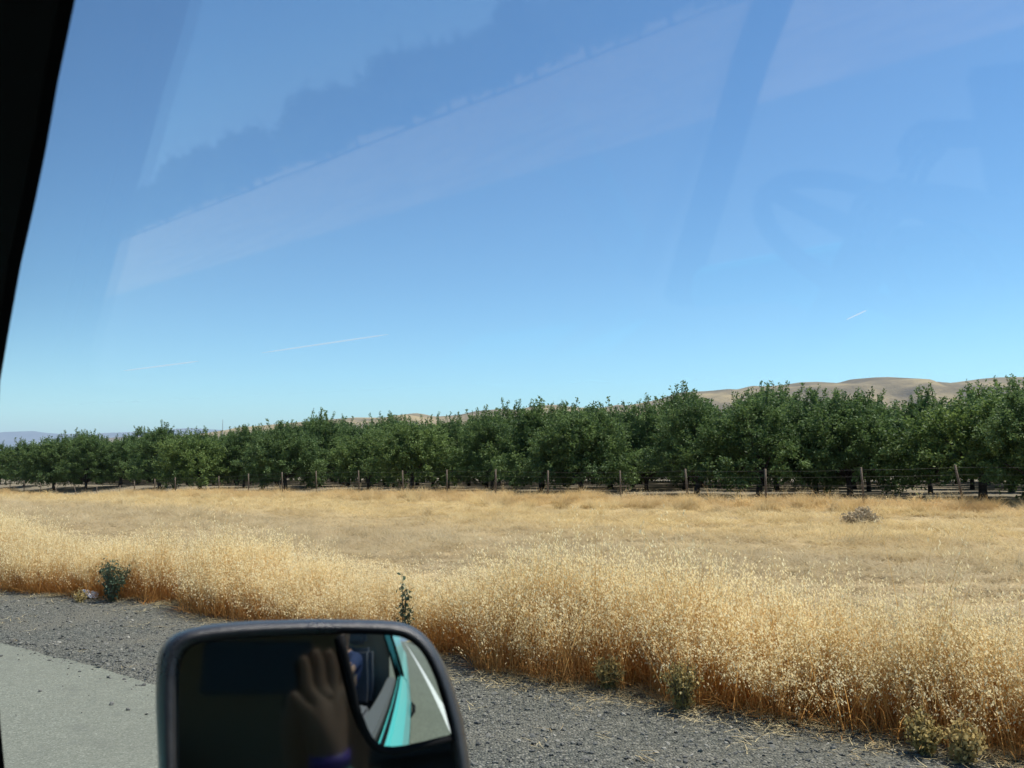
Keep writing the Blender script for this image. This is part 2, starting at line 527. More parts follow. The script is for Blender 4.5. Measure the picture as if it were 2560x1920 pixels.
def oat_clump(seed, nst, hmin, hmax, spread, spikes=13, leaves=8, spike_tone=1.0):
    r = random.Random(seed)
    V, F, T = [], [], []
    for s in range(nst):
        a = r.uniform(0, 6.283); rr = spread * math.sqrt(r.random())
        p0 = (rr * math.cos(a), rr * math.sin(a), -0.03)
        H = r.uniform(hmin, hmax)
        lean = r.uniform(0, 0.22); b = r.uniform(0, 6.283)
        d = (lean * math.cos(b), lean * math.sin(b), 1)
        bend = (0.35 * r.uniform(0.1, 1) * math.cos(b), 0.35 * r.uniform(0.1, 1) * math.sin(b), -0.05)
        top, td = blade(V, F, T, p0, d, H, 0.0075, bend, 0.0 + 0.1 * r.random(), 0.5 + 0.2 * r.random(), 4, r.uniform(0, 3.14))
        # drooping spikelets in the upper part
        p0 = np.array(p0)
        for k in range(spikes):
            f = 1.0 - 0.40 * r.random() ** 1.4
            q = p0 + (top - p0) * f + np.array([r.gauss(0, 0.030), r.gauss(0, 0.030), r.uniform(-0.02, 0.02)]) * (1.35 - f) * 1.8
            L = r.uniform(0.018, 0.034); w = L * 0.175
            az = r.uniform(0, 6.283)
            dn = np.array([0.6 * math.cos(az), 0.6 * math.sin(az), -0.8])
            sd = np.array([-math.sin(az), math.cos(az), r.uniform(-.4, .4)])
            i = len(V)
            V += [q, q + dn * L * 0.5 + sd * w, q + dn * L, q + dn * L * 0.5 - sd * w]
            tn = spike_tone * r.uniform(0.72, 1.0)
            T += [tn] * 4
            F.append((i, i + 1, i + 2, i + 3))
    for s in range(leaves):
        a = r.uniform(0, 6.283); rr = spread * math.sqrt(r.random())
        b = r.uniform(0, 6.283)
        blade(V, F, T, (rr * math.cos(a), rr * math.sin(a), -0.02), (0.5 * math.cos(b), 0.5 * math.sin(b), 1), r.uniform(0.18, 0.5) * hmax, 0.009,
              (0.9 * math.cos(b), 0.9 * math.sin(b), -0.7), 0.0, 0.45 * r.random(), 3, b + 1.57)
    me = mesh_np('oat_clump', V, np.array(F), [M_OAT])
    set_attr(me, 'tone', T)
    return me

def straw_clump(seed, n, hmin, hmax, spread, flat, mat):
    r = random.Random(seed)
    V, F, T = [], [], []
    comb = r.uniform(0, 6.283)
    for s in range(n):
        a = r.uniform(0, 6.283); rr = spread * math.sqrt(r.random())
        b = comb + r.gauss(0, 1.1)
        k = flat * r.uniform(0.3, 1.3)
        t0 = r.random() * 0.55
        blade(V, F, T, (rr * math.cos(a), rr * math.sin(a), -0.02), (k * math.cos(b), k * math.sin(b), 1), r.uniform(hmin, hmax), r.uniform(0.006, 0.012),
              (k * math.cos(b), k * math.sin(b), -0.5 * flat), t0, min(1, t0 + r.uniform(0.1, 0.5)), 3, b + 1.57 + r.uniform(-.6, .6))
    me = mesh_np('straw_clump', V, np.array(F), [mat])
    set_attr(me, 'tone', T)
    return me

def straw_mat(name, stops, alt, trans=0.4, patch=0.3, brown=0.0):
    t = NT(name)
    tone = t.n('ShaderNodeAttribute', attribute_name='tone').outputs['Fac']
    rnd = t.n('ShaderNodeObjectInfo').outputs['Random']
    c = t.ramp(tone, stops)
    c = t.mix(t.math('MULTIPLY', rnd, 0.22), c, alt, 'MIX')
    if brown:
        c = t.mix(t.ramp(rnd, [(0.66, (0, 0, 0)), (0.80, (brown, brown, brown))]), c, (0.44, 0.30, 0.12))
    big = t.noise(0.45, 4, 0.6, t.pos())
    c = t.mix(t.ramp(big, [(0.44, (0, 0, 0)), (0.60, (patch, patch, patch))]), c, (0.42, 0.30, 0.13))
    st = t.noise(1.0, 5, 0.6, t.n('ShaderNodeVectorMath', {0: t.pos(), 1: (0.35, 1.5, 1.0)}, operation='MULTIPLY').outputs[0])
    c = t.mix(t.ramp(st, [(0.47, (0, 0, 0)), (0.66, (patch * .9, patch * .9, patch * .9))]), c, (0.50, 0.42, 0.25))
    if brown:
        lt_ = t.n('ShaderNodeVectorMath', {0: t.pos(), 1: (NX, NY, 0)}, operation='DOT_PRODUCT').outputs['Value']
        lt_ = t.math('ADD', lt_, t.math('MULTIPLY', t.noise(0.35, 4, 0.6, t.pos()), 5.0))
        band = t.ramp(t.math('DIVIDE', lt_, 30.0), [(0.24, (0.1, 0.1, 0.1)), (0.33, (0.72, 0.72, 0.72)), (0.56, (0.62, 0.62, 0.62)), (0.74, (0, 0, 0))])
        c = t.mix(band, c, (0.46, 0.385, 0.25))
        bk = t.ramp(t.math('DIVIDE', lt_, 40.0), [(0.72, (0, 0, 0)), (0.82, (0.45, 0.45, 0.45))])
        c = t.mix(bk, c, t.mix(rnd, (0.74, 0.50, 0.20), (0.40, 0.235, 0.09)))
    p = t.n('ShaderNodeBsdfPrincipled', {'Base Color': c, 'Roughness': 0.65, 'Specular IOR Level': 0.25})
    tr = t.n('ShaderNodeBsdfTranslucent', {'Color': c})
    mx = t.n('ShaderNodeMixShader', {'Fac': trans})
    t.link(p.outputs[0], mx.inputs[1]); t.link(tr.outputs[0], mx.inputs[2]); t.link(mx.outputs[0], t.out.inputs[0])
    return t.m

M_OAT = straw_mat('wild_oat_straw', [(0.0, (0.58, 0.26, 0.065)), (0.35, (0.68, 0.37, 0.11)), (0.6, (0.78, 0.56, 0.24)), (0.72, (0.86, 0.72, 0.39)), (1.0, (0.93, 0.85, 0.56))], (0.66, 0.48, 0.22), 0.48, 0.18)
M_STRAW = straw_mat('field_straw', [(0.0, (0.54, 0.39, 0.165)), (0.5, (0.76, 0.61, 0.30)), (1.0, (0.88, 0.77, 0.46))], (0.68, 0.56, 0.30), 0.42, 0.6, 0.6)

def in_view(X, Y, margin=0.06):
    """keep what the view (and a step beside it) can see"""
    u = X / np.maximum(Y, 0.3)
    return (Y > 0.8) & (u > -1280 / FPX - margin - 1.2 / np.maximum(Y, 0.5)) & (u < 1280 / FPX + margin + 1.2 / np.maximum(Y, 0.5))

def spread_points(n, lat0, lat1, al0, al1, seed):
    r = np.random.default_rng(seed)
    return r.uniform(lat0, lat1, n), r.uniform(al0, al1, n), r

def rots_scl(r, n, smin, smax, tilt=0.12):
    rot = np.stack([r.normal(0, tilt, n), r.normal(0, tilt, n), r.uniform(0, 6.283, n)], -1)
    s = r.uniform(smin, smax, n)
    return rot, s

# tall strip along the verge
lat, al, r = spread_points(150000, 2.5, 10.0, -8, 70, 11)
ge = grass_edge(al)
depth_in = lat - ge
wid = np.interp(al, [-5, 4, 8, 13, 30], [1.0, 1.0, 1.1, 1.35, 2.2]) + 0.28 * fbm(al * 0.5, al * 0, 3, 21)
dens = np.interp(al, [-8, 12, 30, 70], [1.0, 0.8, 0.45, 0.25])
clear = fbm(lat * 0.9, al * 0.9, 3, 31)
keep = (depth_in > 0.02) & (depth_in < wid) & (r.random(len(lat)) < dens * 0.9)
keep &= ~((depth_in < 0.28) & (clear > 0.10))
Xp, Yp = xy(lat, al)
keep &= in_view(Xp, Yp)
lat, al, depth_in, wid, Xp, Yp = lat[keep], al[keep], depth_in[keep], wid[keep], Xp[keep], Yp[keep]
n = len(lat)
rot, s = rots_scl(r, n, 0.82, 1.12)
hv = np.clip(0.66 + depth_in * 0.75, 0, 1.0) * (1 - 0.55 * sstep(0.60, 1.0, depth_in / wid)) * (1 + 0.30 * fbm(lat * 0.9, al * 0.9, 3, 41))
hv *= np.interp(al, [-5, 3, 7, 12, 18, 40], [0.94, 0.88, 0.80, 0.74, 0.82, 0.85])
hv = hv * np.where(r.random(n) < 0.07, r.uniform(1.12, 1.38, n), 1.0)
scl = np.stack([s, s, s * hv], -1)
protos = [oat_clump(100 + i, 11, 0.58, 1.12, 0.10, 19, 7) for i in range(8)] + [oat_clump(120 + i, 7, 0.45, 0.85, 0.09, 9, 12) for i in range(4)]
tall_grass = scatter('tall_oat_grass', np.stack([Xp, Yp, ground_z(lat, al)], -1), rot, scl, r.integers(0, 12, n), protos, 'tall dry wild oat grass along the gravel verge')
print('tall', n)

# field grass between the strip and the fence
lat, al, r = spread_points(330000, 5.0, 34.4, -16, 150, 12)
ge = grass_edge(al); di = lat - ge
Xp, Yp = xy(lat, al)
dist = np.hypot(Xp, Yp)
dens = np.clip(14.0 / dist, 0.12, 1.0)
thin = 0.75 + 0.5 * fbm(lat * 0.25, al * 0.12, 3, 51)
keep = (di > 0.8) & (r.random(len(lat)) < dens * thin) & in_view(Xp, Yp) & (lat < 34.2 + 0.5 * fbm(al * 0.6, al * 0, 2, 3))
lat, al, Xp, Yp, di = lat[keep], al[keep], Xp[keep], Yp[keep], di[keep]
n = len(lat)
rot, s = rots_scl(r, n, 0.75, 1.35, 0.2)
bank = np.exp(-((lat - 31.2) / 2.6) ** 2)
far_s = np.interp(np.hypot(Xp, Yp), [8, 25, 60, 120], [0.9, 1.25, 1.9, 2.6])
hz = (0.70 + 0.5 * bank + 0.75 * fbm(lat * 0.55, al * 0.3, 3, 61)) / np.sqrt(far_s)
scl = np.stack([s * far_s, s * far_s, s * far_s * hz * 0.62], -1)
idx = np.where(r.random(n) < 0.25 + 0.5 * bank, r.integers(5, 8, n), r.integers(0, 5, n))
protos = [straw_clump(200 + i, 34, 0.10, 0.26, 0.17, 0.9, M_STRAW) for i in range(5)] + [straw_clump(210 + i, 40, 0.18, 0.42, 0.2, 1.3, M_STRAW) for i in range(3)]
field_grass = scatter('field_grass', np.stack([Xp, Yp, ground_z(lat, al)], -1), rot, scl, idx, protos, 'low flattened golden grass of the field')
print('field', n)

# tumbled tussocks, thickest on the low bank before the fence
lat, al, r = spread_points(7000, 14.0, 33.2, -14, 120, 16)
Xp, Yp = xy(lat, al)
keep = in_view(Xp, Yp) & (r.random(len(lat)) < 0.015 + 0.8 * sstep(25, 30, lat)) & (fbm(lat * 0.5, al * 0.35, 3, 77) > 0.0)
lat, al, Xp, Yp = lat[keep], al[keep], Xp[keep], Yp[keep]
n = len(lat); rot, s = rots_scl(r, n, 0.7, 1.5, 0.12)
protos = [straw_clump(230 + i, 150, 0.28, 0.62, 0.20, 0.95, M_STRAW) for i in range(5)]
scatter('straw_tussocks', np.stack([Xp, Yp, ground_z(lat, al)], -1), rot, np.stack([s * 1.15, s * 1.15, s * 1.05], -1), r.integers(0, 5, n), protos, 'tumbled golden tussocks on the low bank before the fence')
print('tussocks', n)

# a few taller stalks standing in front of the fence
lat, al, r = spread_points(900, 31.5, 34.2, -10, 110, 13)
Xp, Yp = xy(lat, al)
keep = in_view(Xp, Yp) & (fbm(al * 0.35, lat * 0.3, 2, 71) > 0.05)
lat, al, Xp, Yp = lat[keep], al[keep], Xp[keep], Yp[keep]
n = len(lat); rot, s = rots_scl(r, n, 0.7, 1.25, 0.2)
protos = [oat_clump(140 + i, 5, 0.35, 0.62, 0.15, 12, 4) for i in range(3)]
scatter('fence_line_grass', np.stack([Xp, Yp, ground_z(lat, al)], -1), rot, np.stack([s, s, s], -1), r.integers(0, 3, n), protos, 'thin dry stalks along the foot of the fence')

# ------------------------------------------------------------------ loose stones and straw on the verge
def pebble(seed, mat):
    bm = bmesh.new()
    bmesh.ops.create_icosphere(bm, subdivisions=1, radius=1.0)
    r = random.Random(seed)
    sx, sy, sz = r.uniform(.8, 1.3), r.uniform(.6, 1.0), r.uniform(.4, .7)
    for v in bm.verts:
        k = r.uniform(0.75, 1.15)
        v.co = Vector((v.co.x * sx * k, v.co.y * sy * k, v.co.z * sz * k))
    me = bpy.data.meshes.new('pebble'); bm.to_mesh(me); bm.free()
    me.materials.append(mat)
    return me
t = NT('verge_stone')
rnd = t.n('ShaderNodeObjectInfo').outputs['Random']
n2 = t.noise(30.0, 4, 0.6, t.obj())
c_ = t.ramp(rnd, [(0.0, (0.042, 0.045, 0.04)), (0.5, (0.10, 0.104, 0.088)), (0.85, (0.18, 0.176, 0.145)), (1.0, (0.40, 0.38, 0.31))])
c_ = t.mix(0.4, c_, t.ramp(n2, [(0.3, (0.06, 0.06, 0.06)), (0.7, (0.2, 0.19, 0.17))]))
t.principled(Base_Color=c_, Roughness=0.85, Specular_IOR_Level=0.3)
M_STONE = t.m
lat, al, r = spread_points(60000, 1.2, 6.5, -3, 26, 14)
ae, ge = asph_edge(al), grass_edge(al)
Xp, Yp = xy(lat, al)
dist = np.hypot(Xp, Yp)
on_gravel = (lat > ae - 0.03) & (lat < ge + 0.45)
near_edge = (lat <= ae - 0.03) & (r.random(len(lat)) < 0.55 * np.exp(-(ae - lat) / 0.13) + 0.006)
keep = (on_gravel & (r.random(len(lat)) < np.clip(7.5 / dist, 0.25, 1) ** 1.3) | near_edge) & in_view(Xp, Yp)
lat, al, Xp, Yp, dist = lat[keep], al[keep], Xp[keep], Yp[keep], dist[keep]
n = len(lat)
s = np.exp(r.normal(math.log(0.0085), 0.5, n)); s = np.clip(s, 0.003, 0.022)
rot = np.stack([r.uniform(-.5, .5, n), r.uniform(-.5, .5, n), r.uniform(0, 6.283, n)], -1)
zz = np.where(lat > asph_edge(al) - 0.03, 0.016 + 0.012 * fbm(lat * 1.5, al * 1.5, 3, 6), 0.022 * sstep(0, 1.2, asph_edge(al) - lat)) + s * 0.2
scatter('verge_stones', np.stack([Xp, Yp, zz], -1), rot, np.stack([s, s, s], -1), r.integers(0, 6, n), [pebble(i, M_STONE) for i in range(6)], 'loose dark stones of the gravel verge')
print('stones', n)
# broken straw lying on the gravel near the grass
lat, al, r = spread_points(70000, 2.5, 6.5, -3, 26, 15)
ge = grass_edge(al); Xp, Yp = xy(lat, al)
pp = np.exp(-np.clip(ge - lat, 0, 9) / 0.17) * (0.12 + 0.88 * sstep(-0.05, 0.15, fbm(lat * 0.9, al * 0.7, 3, 81))) + 0.006
keep = (lat < ge + 0.5) & (r.random(len(lat)) < pp) & in_view(Xp, Yp) & (lat > asph_edge(al))
lat, al, Xp, Yp = lat[keep], al[keep], Xp[keep], Yp[keep]
n = len(lat)
def straw_bit(seed):
    r = random.Random(seed); V, F, T = [], [], []
    for k in range(5):
        a = r.uniform(0, 6.28); b = r.uniform(0, 6.28)
        blade(V, F, T, (r.gauss(0, .05), r.gauss(0, .05), r.uniform(0, .012)), (math.cos(b), math.sin(b), r.uniform(0, .15)), r.uniform(.03, .12), 0.005, (r.uniform(-.4, .4), r.uniform(-.4, .4), -.05), r.uniform(.6, 1), r.uniform(.6, 1), 2, b + 1.57)
    me = mesh_np('straw_bit', V, np.array(F), [M_STRAW]); set_attr(me, 'tone', T)
    return me
rot = np.stack([np.zeros(n), np.zeros(n), r.uniform(0, 6.283, n)], -1); s = r.uniform(.6, 1.4, n)
scatter('fallen_straw', np.stack([Xp, Yp, np.full(n, 0.028)], -1), rot, np.stack([s, s, s], -1), r.integers(0, 5, n), [straw_bit(i) for i in range(5)], 'broken pale straw lying on the gravel')

# ------------------------------------------------------------------ orchard
M_LEAF = leafy('orchard_leaf', (0.050, 0.092, 0.028), (0.180, 0.262, 0.078), (0.125, 0.190, 0.068), 0.36, 0.6, 0.2)
M_LEAFY = leafy('orchard_leaf_yellowish', (0.058, 0.102, 0.027), (0.205, 0.282, 0.074), (0.145, 0.21, 0.068), 0.36, 0.6, 0.2)
t = NT('orchard_bark')
n2 = t.noise(14.0, 5, 0.65, t.obj())
t.principled(Base_Color=t.ramp(n2, [(0.3, (0.030, 0.024, 0.020)), (0.7, (0.085, 0.070, 0.058))]), Roughness=0.95, Specular_IOR_Level=0.15, Normal=t.bump(n2, 0.8, 0.03))
M_BARK = t.m

def tree_meshes(seed, H, RAD, low, nlobe, shoots, mat):
    r = random.Random(seed)
    mb = MB()
    th = r.uniform(0.75, 1.0)
    lean = (r.uniform(-.14, .14), r.uniform(-.14, .14))
    tr = r.uniform(0.11, 0.15)
    mb.tube([(0, 0, -0.15), (lean[0] * .3, lean[1] * .3, th * .45), (lean[0], lean[1], th)], [tr * 1.25, tr, tr * 1.02], 9)
    lobes = []
    tips = []
    a0 = r.uniform(0, 6.28)
    n0, n1_ = int(nlobe * .45), int(nlobe * .8)
    for i in range(nlobe):
        if i < n0:
            a = a0 + i * 6.283 / n0 + r.uniform(-.2, .2); rr = RAD * r.uniform(.60, .74); z = low + 0.8 + r.uniform(-.25, .7)
        elif i < n1_:
            a = a0 + .5 + i * 6.283 / (n1_ - n0) + r.uniform(-.3, .3); rr = RAD * r.uniform(.36, .56); z = low + .52 * (H - low) + r.uniform(-.3, .3)
        else:
            a = a0 + i * 2.1; rr = RAD * r.uniform(.05, .32); z = H - 1.15 + r.uniform(-.35, .15)
        c = Vector((rr * math.cos(a), rr * math.sin(a), z))
        R_ = r.uniform(0.72, 1.15) * RAD / 2.65 * (1 if i < n1_ else .82)
        lobes.append((c, R_))
        # limb from the crotch to the lobe
        p0 = Vector((lean[0], lean[1], th - .08)); mid = p0.lerp(c, 0.5) + Vector((0, 0, 0.22)) + Vector((r.uniform(-.15, .15), r.uniform(-.15, .15), 0))
        mb.tube([p0, p0.lerp(mid, .5) + Vector((r.uniform(-.05, .05), r.uniform(-.05, .05), 0)), mid, c], [tr * .62, tr * .5, tr * .36, tr * .14], 6, False)
    V, F, T = [], [], []
    tuft_c, tuft_d, tuft_n, tuft_s, tuft_t = [], [], [], [], []
    for c, R_ in lobes:
        nt = int(48 * (R_ / 1.0) ** 2)
        base_t = r.uniform(0.1, 0.7)
        for k in range(nt):
            u = r.uniform(-1, 1); a = r.uniform(0, 6.283)
            q = math.sqrt(1 - u * u)
            d = Vector((q * math.cos(a), q * math.sin(a), u * 0.9 + 0.12))
            rad = R_ * (r.random() ** 0.35) * r.uniform(0.8, 1.22)
            p = c + d * rad
            if p.z < low: p.z = low + r.uniform(-.3, .5)
            g = (d + Vector((0, 0, 0.45 if p.z > H * .5 else -0.15)) + Vector((r.gauss(0, .35), r.gauss(0, .35), r.gauss(0, .25)))).normalized()
            tuft_c.append(p); tuft_d.append(g); tuft_n.append(52); tuft_s.append(r.uniform(.30, .55)); tuft_t.append(min(1, max(0, base_t + r.gauss(0, .22))))
    for k in range(shoots):
        a = r.uniform(0, 6.283); rr = RAD * 0.55 * math.sqrt(r.random())
        c, R_ = r.choice(lobes[len(lobes) // 2:])
        p = c + Vector((r.uniform(-.5, .5) * R_, r.uniform(-.5, .5) * R_, R_ * .75))
        d = Vector((r.gauss(0, .22), r.gauss(0, .22), 1)).normalized()
        L = r.uniform(.6, 1.6)
        mb.tube([p - d * .3, p + d * L], [.014, .005], 4, False)
        for m in range(int(L / .16)):
            tuft_c.append(p + d * (m * .16)); tuft_d.append((d + Vector((r.gauss(0, .3), r.gauss(0, .3), 0))).normalized()); tuft_n.append(9); tuft_s.append(.16); tuft_t.append(r.uniform(.4, .9))
    rg = np.random.default_rng(seed)
    VV, TT = [], []
    for p, d, n_, s_, tn in zip(tuft_c, tuft_d, tuft_n, tuft_s, tuft_t):
        f = rg.random(n_)
        base = np.array(p) + np.array(d) * (f * s_ * 1.3)[:, None] + rg.normal(0, s_ * .21, (n_, 3))
        ax = rg.normal(0, .7, (n_, 3)) + np.array(d) * .7 + np.array([0, 0, -.25])
        ax /= np.linalg.norm(ax, axis=1)[:, None]
        sd = np.cross(ax, rg.normal(0, 1, (n_, 3)) + np.array([0, 0, 1.2])); sd /= np.linalg.norm(sd, axis=1)[:, None] + 1e-6
        L = rg.uniform(.10, .18, n_)[:, None]; W = L * .29
        VV.append(np.stack([base, base + ax * L * .5 + sd * W, base + ax * L, base + ax * L * .5 - sd * W], 1).reshape(-1, 3))
        TT.append(np.repeat(np.clip(tn + rg.normal(0, .15, n_), 0, 1), 4))
    VV = np.concatenate(VV); TT = np.concatenate(TT)
    FF = np.arange(len(VV)).reshape(-1, 4)
    cm = mesh_np('crown', VV, FF, [mat]); set_attr(cm, 'tone', TT)
    return mb.mesh('trunk', [M_BARK], True), cm

KIND = {}
for i in range(6):   # tall, upright tops
    KIND['tall', i] = tree_meshes(300 + i, 5.9 + .25 * (i % 3), 2.75, 1.2, 15, 26, M_LEAF)
for i in range(4):   # rounder
    KIND['round', i] = tree_meshes(330 + i, 5.0 + .2 * (i % 2), 3.0, 0.75, 14, 9, M_LEAF)
for i in range(3):   # low drooping yellow-green
    KIND['low', i] = tree_meshes(350 + i, 4.2 + .25 * (i % 2), 2.8, 0.7, 13, 4, M_LEAFY)

SKYLINE = [(-100, 1105), (0, 1104), (100, 1100), (205, 1076), (300, 1098), (430, 1054), (520, 1082), (640, 1066), (750, 1060), (830, 1016), (930, 1018), (1000, 1046), (1045, 1016), (1100, 1042), (1200, 1030), (1330, 1000), (1430, 992), (1500, 1000),
           (1600, 1006), (1680, 975), (1800, 1005), (1850, 978), (2000, 955), (2050, 998), (2180, 984), (2250, 1010), (2350, 950), (2420, 982), (2520, 946), (2600, 955), (2700, 955)]
TREE_H = {}
def fit_scale(kind, i, lat, al, k):
    """scale at which the tree is as tall as the trees stand there, k above or below 1 to vary"""
    x, y = xy(lat, al)
    px = 1280 + FPX * CP * x / y
    top = at_depth(px, float(np.interp(px, [p[0] for p in SKYLINE], [p[1] for p in SKYLINE])), y).z - float(ground_z(lat, al))
    if (kind, i) not in TREE_H:
        TREE_H[kind, i] = max(v.co.z for v in KIND[kind, i][1].vertices) - .5
    return k * top / TREE_H[kind, i]

def put_tree(kind, i, lat, al, label, group, s=1.0, rz=None, sz=1.0):
    tm, cm = KIND[kind, i]
    x, y = xy(lat, al)
    o = empty('orchard_tree', (x, y, float(ground_z(lat, al))))
    o.rotation_euler.z = random.uniform(0, 6.283) if rz is None else rz
    o.scale = (s * 1.12, s * 1.12, s * sz)
    link('trunk', tm, o); link('crown', cm, o)
    return tag(o, label, 'tree', group)

def ordinal(n):
    ones = ['', 'first', 'second', 'third', 'fourth', 'fifth', 'sixth', 'seventh', 'eighth', 'ninth', 'tenth', 'eleventh', 'twelfth', 'thirteenth', 'fourteenth', 'fifteenth', 'sixteenth', 'seventeenth', 'eighteenth', 'nineteenth']
    if n < 20: return ones[n]
    tens = {2: 'twent', 3: 'thirt'}[n // 10]
    return tens + 'ieth' if n % 10 == 0 else tens + 'y-' + ones[n % 10]
ORD = 'first second third fourth fifth sixth seventh eighth ninth tenth eleventh twelfth thirteenth fourteenth fifteenth sixteenth seventeenth eighteenth nineteenth twentieth'.split()
# front row: trunk pixel column, lateral distance, kind
FRONT = [(2600, 35.0, 'tall', 0, 0.92), (2455, 38.2, 'low', 0, 1.0), (2325, 43.5, 'tall', 1, 1.0), (2125, 39.0, 'round', 0, 0.98), (2040, 40.5, 'tall', 2, .96), (1896, 36.8, 'round', 1, 0.86), (1740, 38.0, 'tall', 3, .88),
         (1615, 42.5, 'tall', 4, 1.0), (1452, 37.2, 'round', 2, .92), (1352, 38.8, 'round', 3, .95), (1230, 40.5, 'tall', 5, .95), (1120, 42.5, 'tall', 0, .95), (1030, 38.0, 'low', 1, 1.02), (925, 40.0, 'low', 2, 1.0),
         (800, 43.0, 'tall', 1, 1.02), (715, 38.0, 'round', 0, 1.0), (610, 40.5, 'tall', 2, 1.0), (500, 37.5, 'low', 0, 1.12), (400, 39.5, 'tall', 3, 1.2), (300, 40.5, 'round', 1, 1.1), (215, 38.0, 'tall', 4, 1.2), (135, 36.5, 'round', 2, 1.2), (60, 38.0, 'round', 3, 1.1), (0, 40.0, 'tall', 5, 1.1)]
LOOK = {'tall': 'tall dark green orchard tree with upright shoots', 'round': 'broad rounded green orchard tree', 'low': 'low yellowish-green drooping orchard tree'}
used = []
for k, (px, lt, kd, vi, s) in enumerate(FRONT):
    d = ray(px, 1200); tt = lt / (d.x * NX + d.y * NY)
    alg = (d.x * DX + d.y * DY) * tt
    used.append((lt, alg))
    pos = ORD[k] if k < 20 else ['twenty-first', 'twenty-second', 'twenty-third', 'twenty-fourth'][k - 20]
    put_tree(kd, vi, lt, alg, '%s, %s from the right in the front row' % (LOOK[kd], pos), 'front row of orchard trees behind the fence', min(s, fit_scale(kd, vi, lt, alg, 1.0)))
NB = 0
for row in range(7):
    lt0 = 46.5 + 6.4 * row
    a = -14.0 - 5 * row + (row % 2) * 2.4
    cnt = 0
    while a < 120 + 16 * row:
        lt, alg = lt0 + random.uniform(-.5, .5), a + random.uniform(-.6, .6)
        a += 5.6
        x, y = xy(lt, alg)
        if y < 5 or not (-1280 / FPX - .05 < x / y < 1280 / FPX + .06): continue
        if any((lt - u) ** 2 + (alg - w) ** 2 < 3.6 ** 2 for u, w in used): continue
        kd = random.choices(['tall', 'round', 'low'], [6, 3, .6])[0]
        vi = random.randrange({'tall': 6, 'round': 4, 'low': 3}[kd])
        cnt += 1
        lab = ('%s orchard tree, %s from the right in the %s row back' % ({'tall': 'tall green', 'round': 'rounded green', 'low': 'low yellowish-green'}[kd], ordinal(cnt), ORD[row + 1])) if row < 3 else \
            'orchard tree of the %s row back, mostly hidden by nearer crowns' % ORD[row + 1]
        put_tree(kd, vi, lt, alg, lab, 'orchard trees behind the front row', min(random.uniform(1.0, 1.15), fit_scale(kd, vi, lt, alg, random.uniform(.9, 1.06))))
        NB += 1
print('back trees', NB)
for k in range(44):                  # the row across the carriageway, seen only in the window's reflection
    put_tree('low' if k % 3 == 0 else 'round', k % 3, -72 + random.uniform(-3, 3), -40 + k * 4.6 + random.uniform(-1, 1), 'tree across the road, showing only as a dim reflection in the window', 'trees across the road', random.uniform(1.15, 1.7))
t = NT('contrail')
d_ = t.n('ShaderNodeBsdfDiffuse', {'Color': (.95, .95, .95, 1)}); tr = t.n('ShaderNodeBsdfTransparent'); tl = t.n('ShaderNodeBsdfTranslucent', {'Color': (.95, .95, .95, 1)})
m1 = t.n('ShaderNodeMixShader', {'Fac': .5}); t.link(d_.outputs[0], m1.inputs[1]); t.link(tl.outputs[0], m1.inputs[2])
m2_ = t.n('ShaderNodeMixShader', {'Fac': .26}); t.link(tr.outputs[0], m2_.inputs[1]); t.link(m1.outputs[0], m2_.inputs[2]); t.link(m2_.outputs[0], t.out.inputs[0])
for a_, b_, lab in (((308, 927), (497, 903), 'shorter lower contrail in the pale sky above the far mountains'), ((655, 882), (970, 836), 'longer higher contrail in the pale sky above the orchard'), ((2116, 799), (2166, 776), 'tiny white contrail above the tan hills')):
    A_, B_ = at_depth(*a_, 30000), at_depth(*b_, 29000)
    mb = MB(); mb.tube([A_.lerp(B_, f) for f in (0, .12, .5, .9, 1)], [8, 24, 30, 26, 8], 8)
    tag(link('contrail', mb.mesh('contrail', [t.m], True)), lab, 'contrail', 'contrails')

# ------------------------------------------------------------------ fence
t = NT('weathered_post')
n2 = t.noise(18.0, 5, 0.65, t.obj())
t.principled(Base_Color=t.ramp(n2, [(0.3, (0.085, 0.064, 0.046)), (0.7, (0.20, 0.158, 0.115))]), Roughness=0.9, Specular_IOR_Level=0.2, Normal=t.bump(n2, 0.6, 0.01))
M_POST = t.m
M_WIRE = plain('galvanised_wire', (0.13, 0.125, 0.115), 0.6, 0.4, 0.3)
fence = empty('wire_fence', (*xy(FENCE_LAT, 30), float(z_fence(30))))
tag(fence, 'wooden post and wire fence between the golden field and the orchard', 'fence')
ftops = []
for k, (tx, ty, bx_, by) in enumerate(POSTS):
    b = on_lat(bx_, by, FENCE_LAT)
    d = ray(tx, ty); tp = d * (b.y / d.y); tp = Vector((tp.x, tp.y, CAM_H + tp.z))
    gz = float(ground_z(*la(b)))
    low = b + (b - tp).normalized() * max(0.25, b.z - gz + 0.25)
    mb = MB()
    rr = 0.038 + 0.010 * random.random()
    mb.tube([low, b.lerp(tp, .5) + Vector((random.uniform(-.01, .01), 0, 0)), tp], [rr * 1.05, rr, rr * .96], 9)
    o = link('post', mb.mesh('post', [M_POST], True), fence)
    o.matrix_parent_inverse = Matrix.Translation(-fence.location)
    ftops.append((b, tp))
ftops.sort(key=lambda q: q[0].x)
for f in (0.93, 0.74, 0.50, 0.27):
    pts = []
    for (b, tp) in ftops:
        pts.append(b.lerp(tp, f) + Vector((-NX, -NY, 0)) * 0.07)
    full = []
    for a, b in zip(pts[:-1], pts[1:]):
        full += [a, a.lerp(b, .5) - Vector((0, 0, 0.02 + .02 * random.random()))]
    full.append(pts[-1])
    x, y = xy(FENCE_LAT, -6); full.append(Vector((x, y, pts[-1].z)))
    mb = MB(); mb.tube(full, 0.003, 4)
    o = link('wire', mb.mesh('wire', [M_WIRE]), fence); o.matrix_parent_inverse = Matrix.Translation(-fence.location)

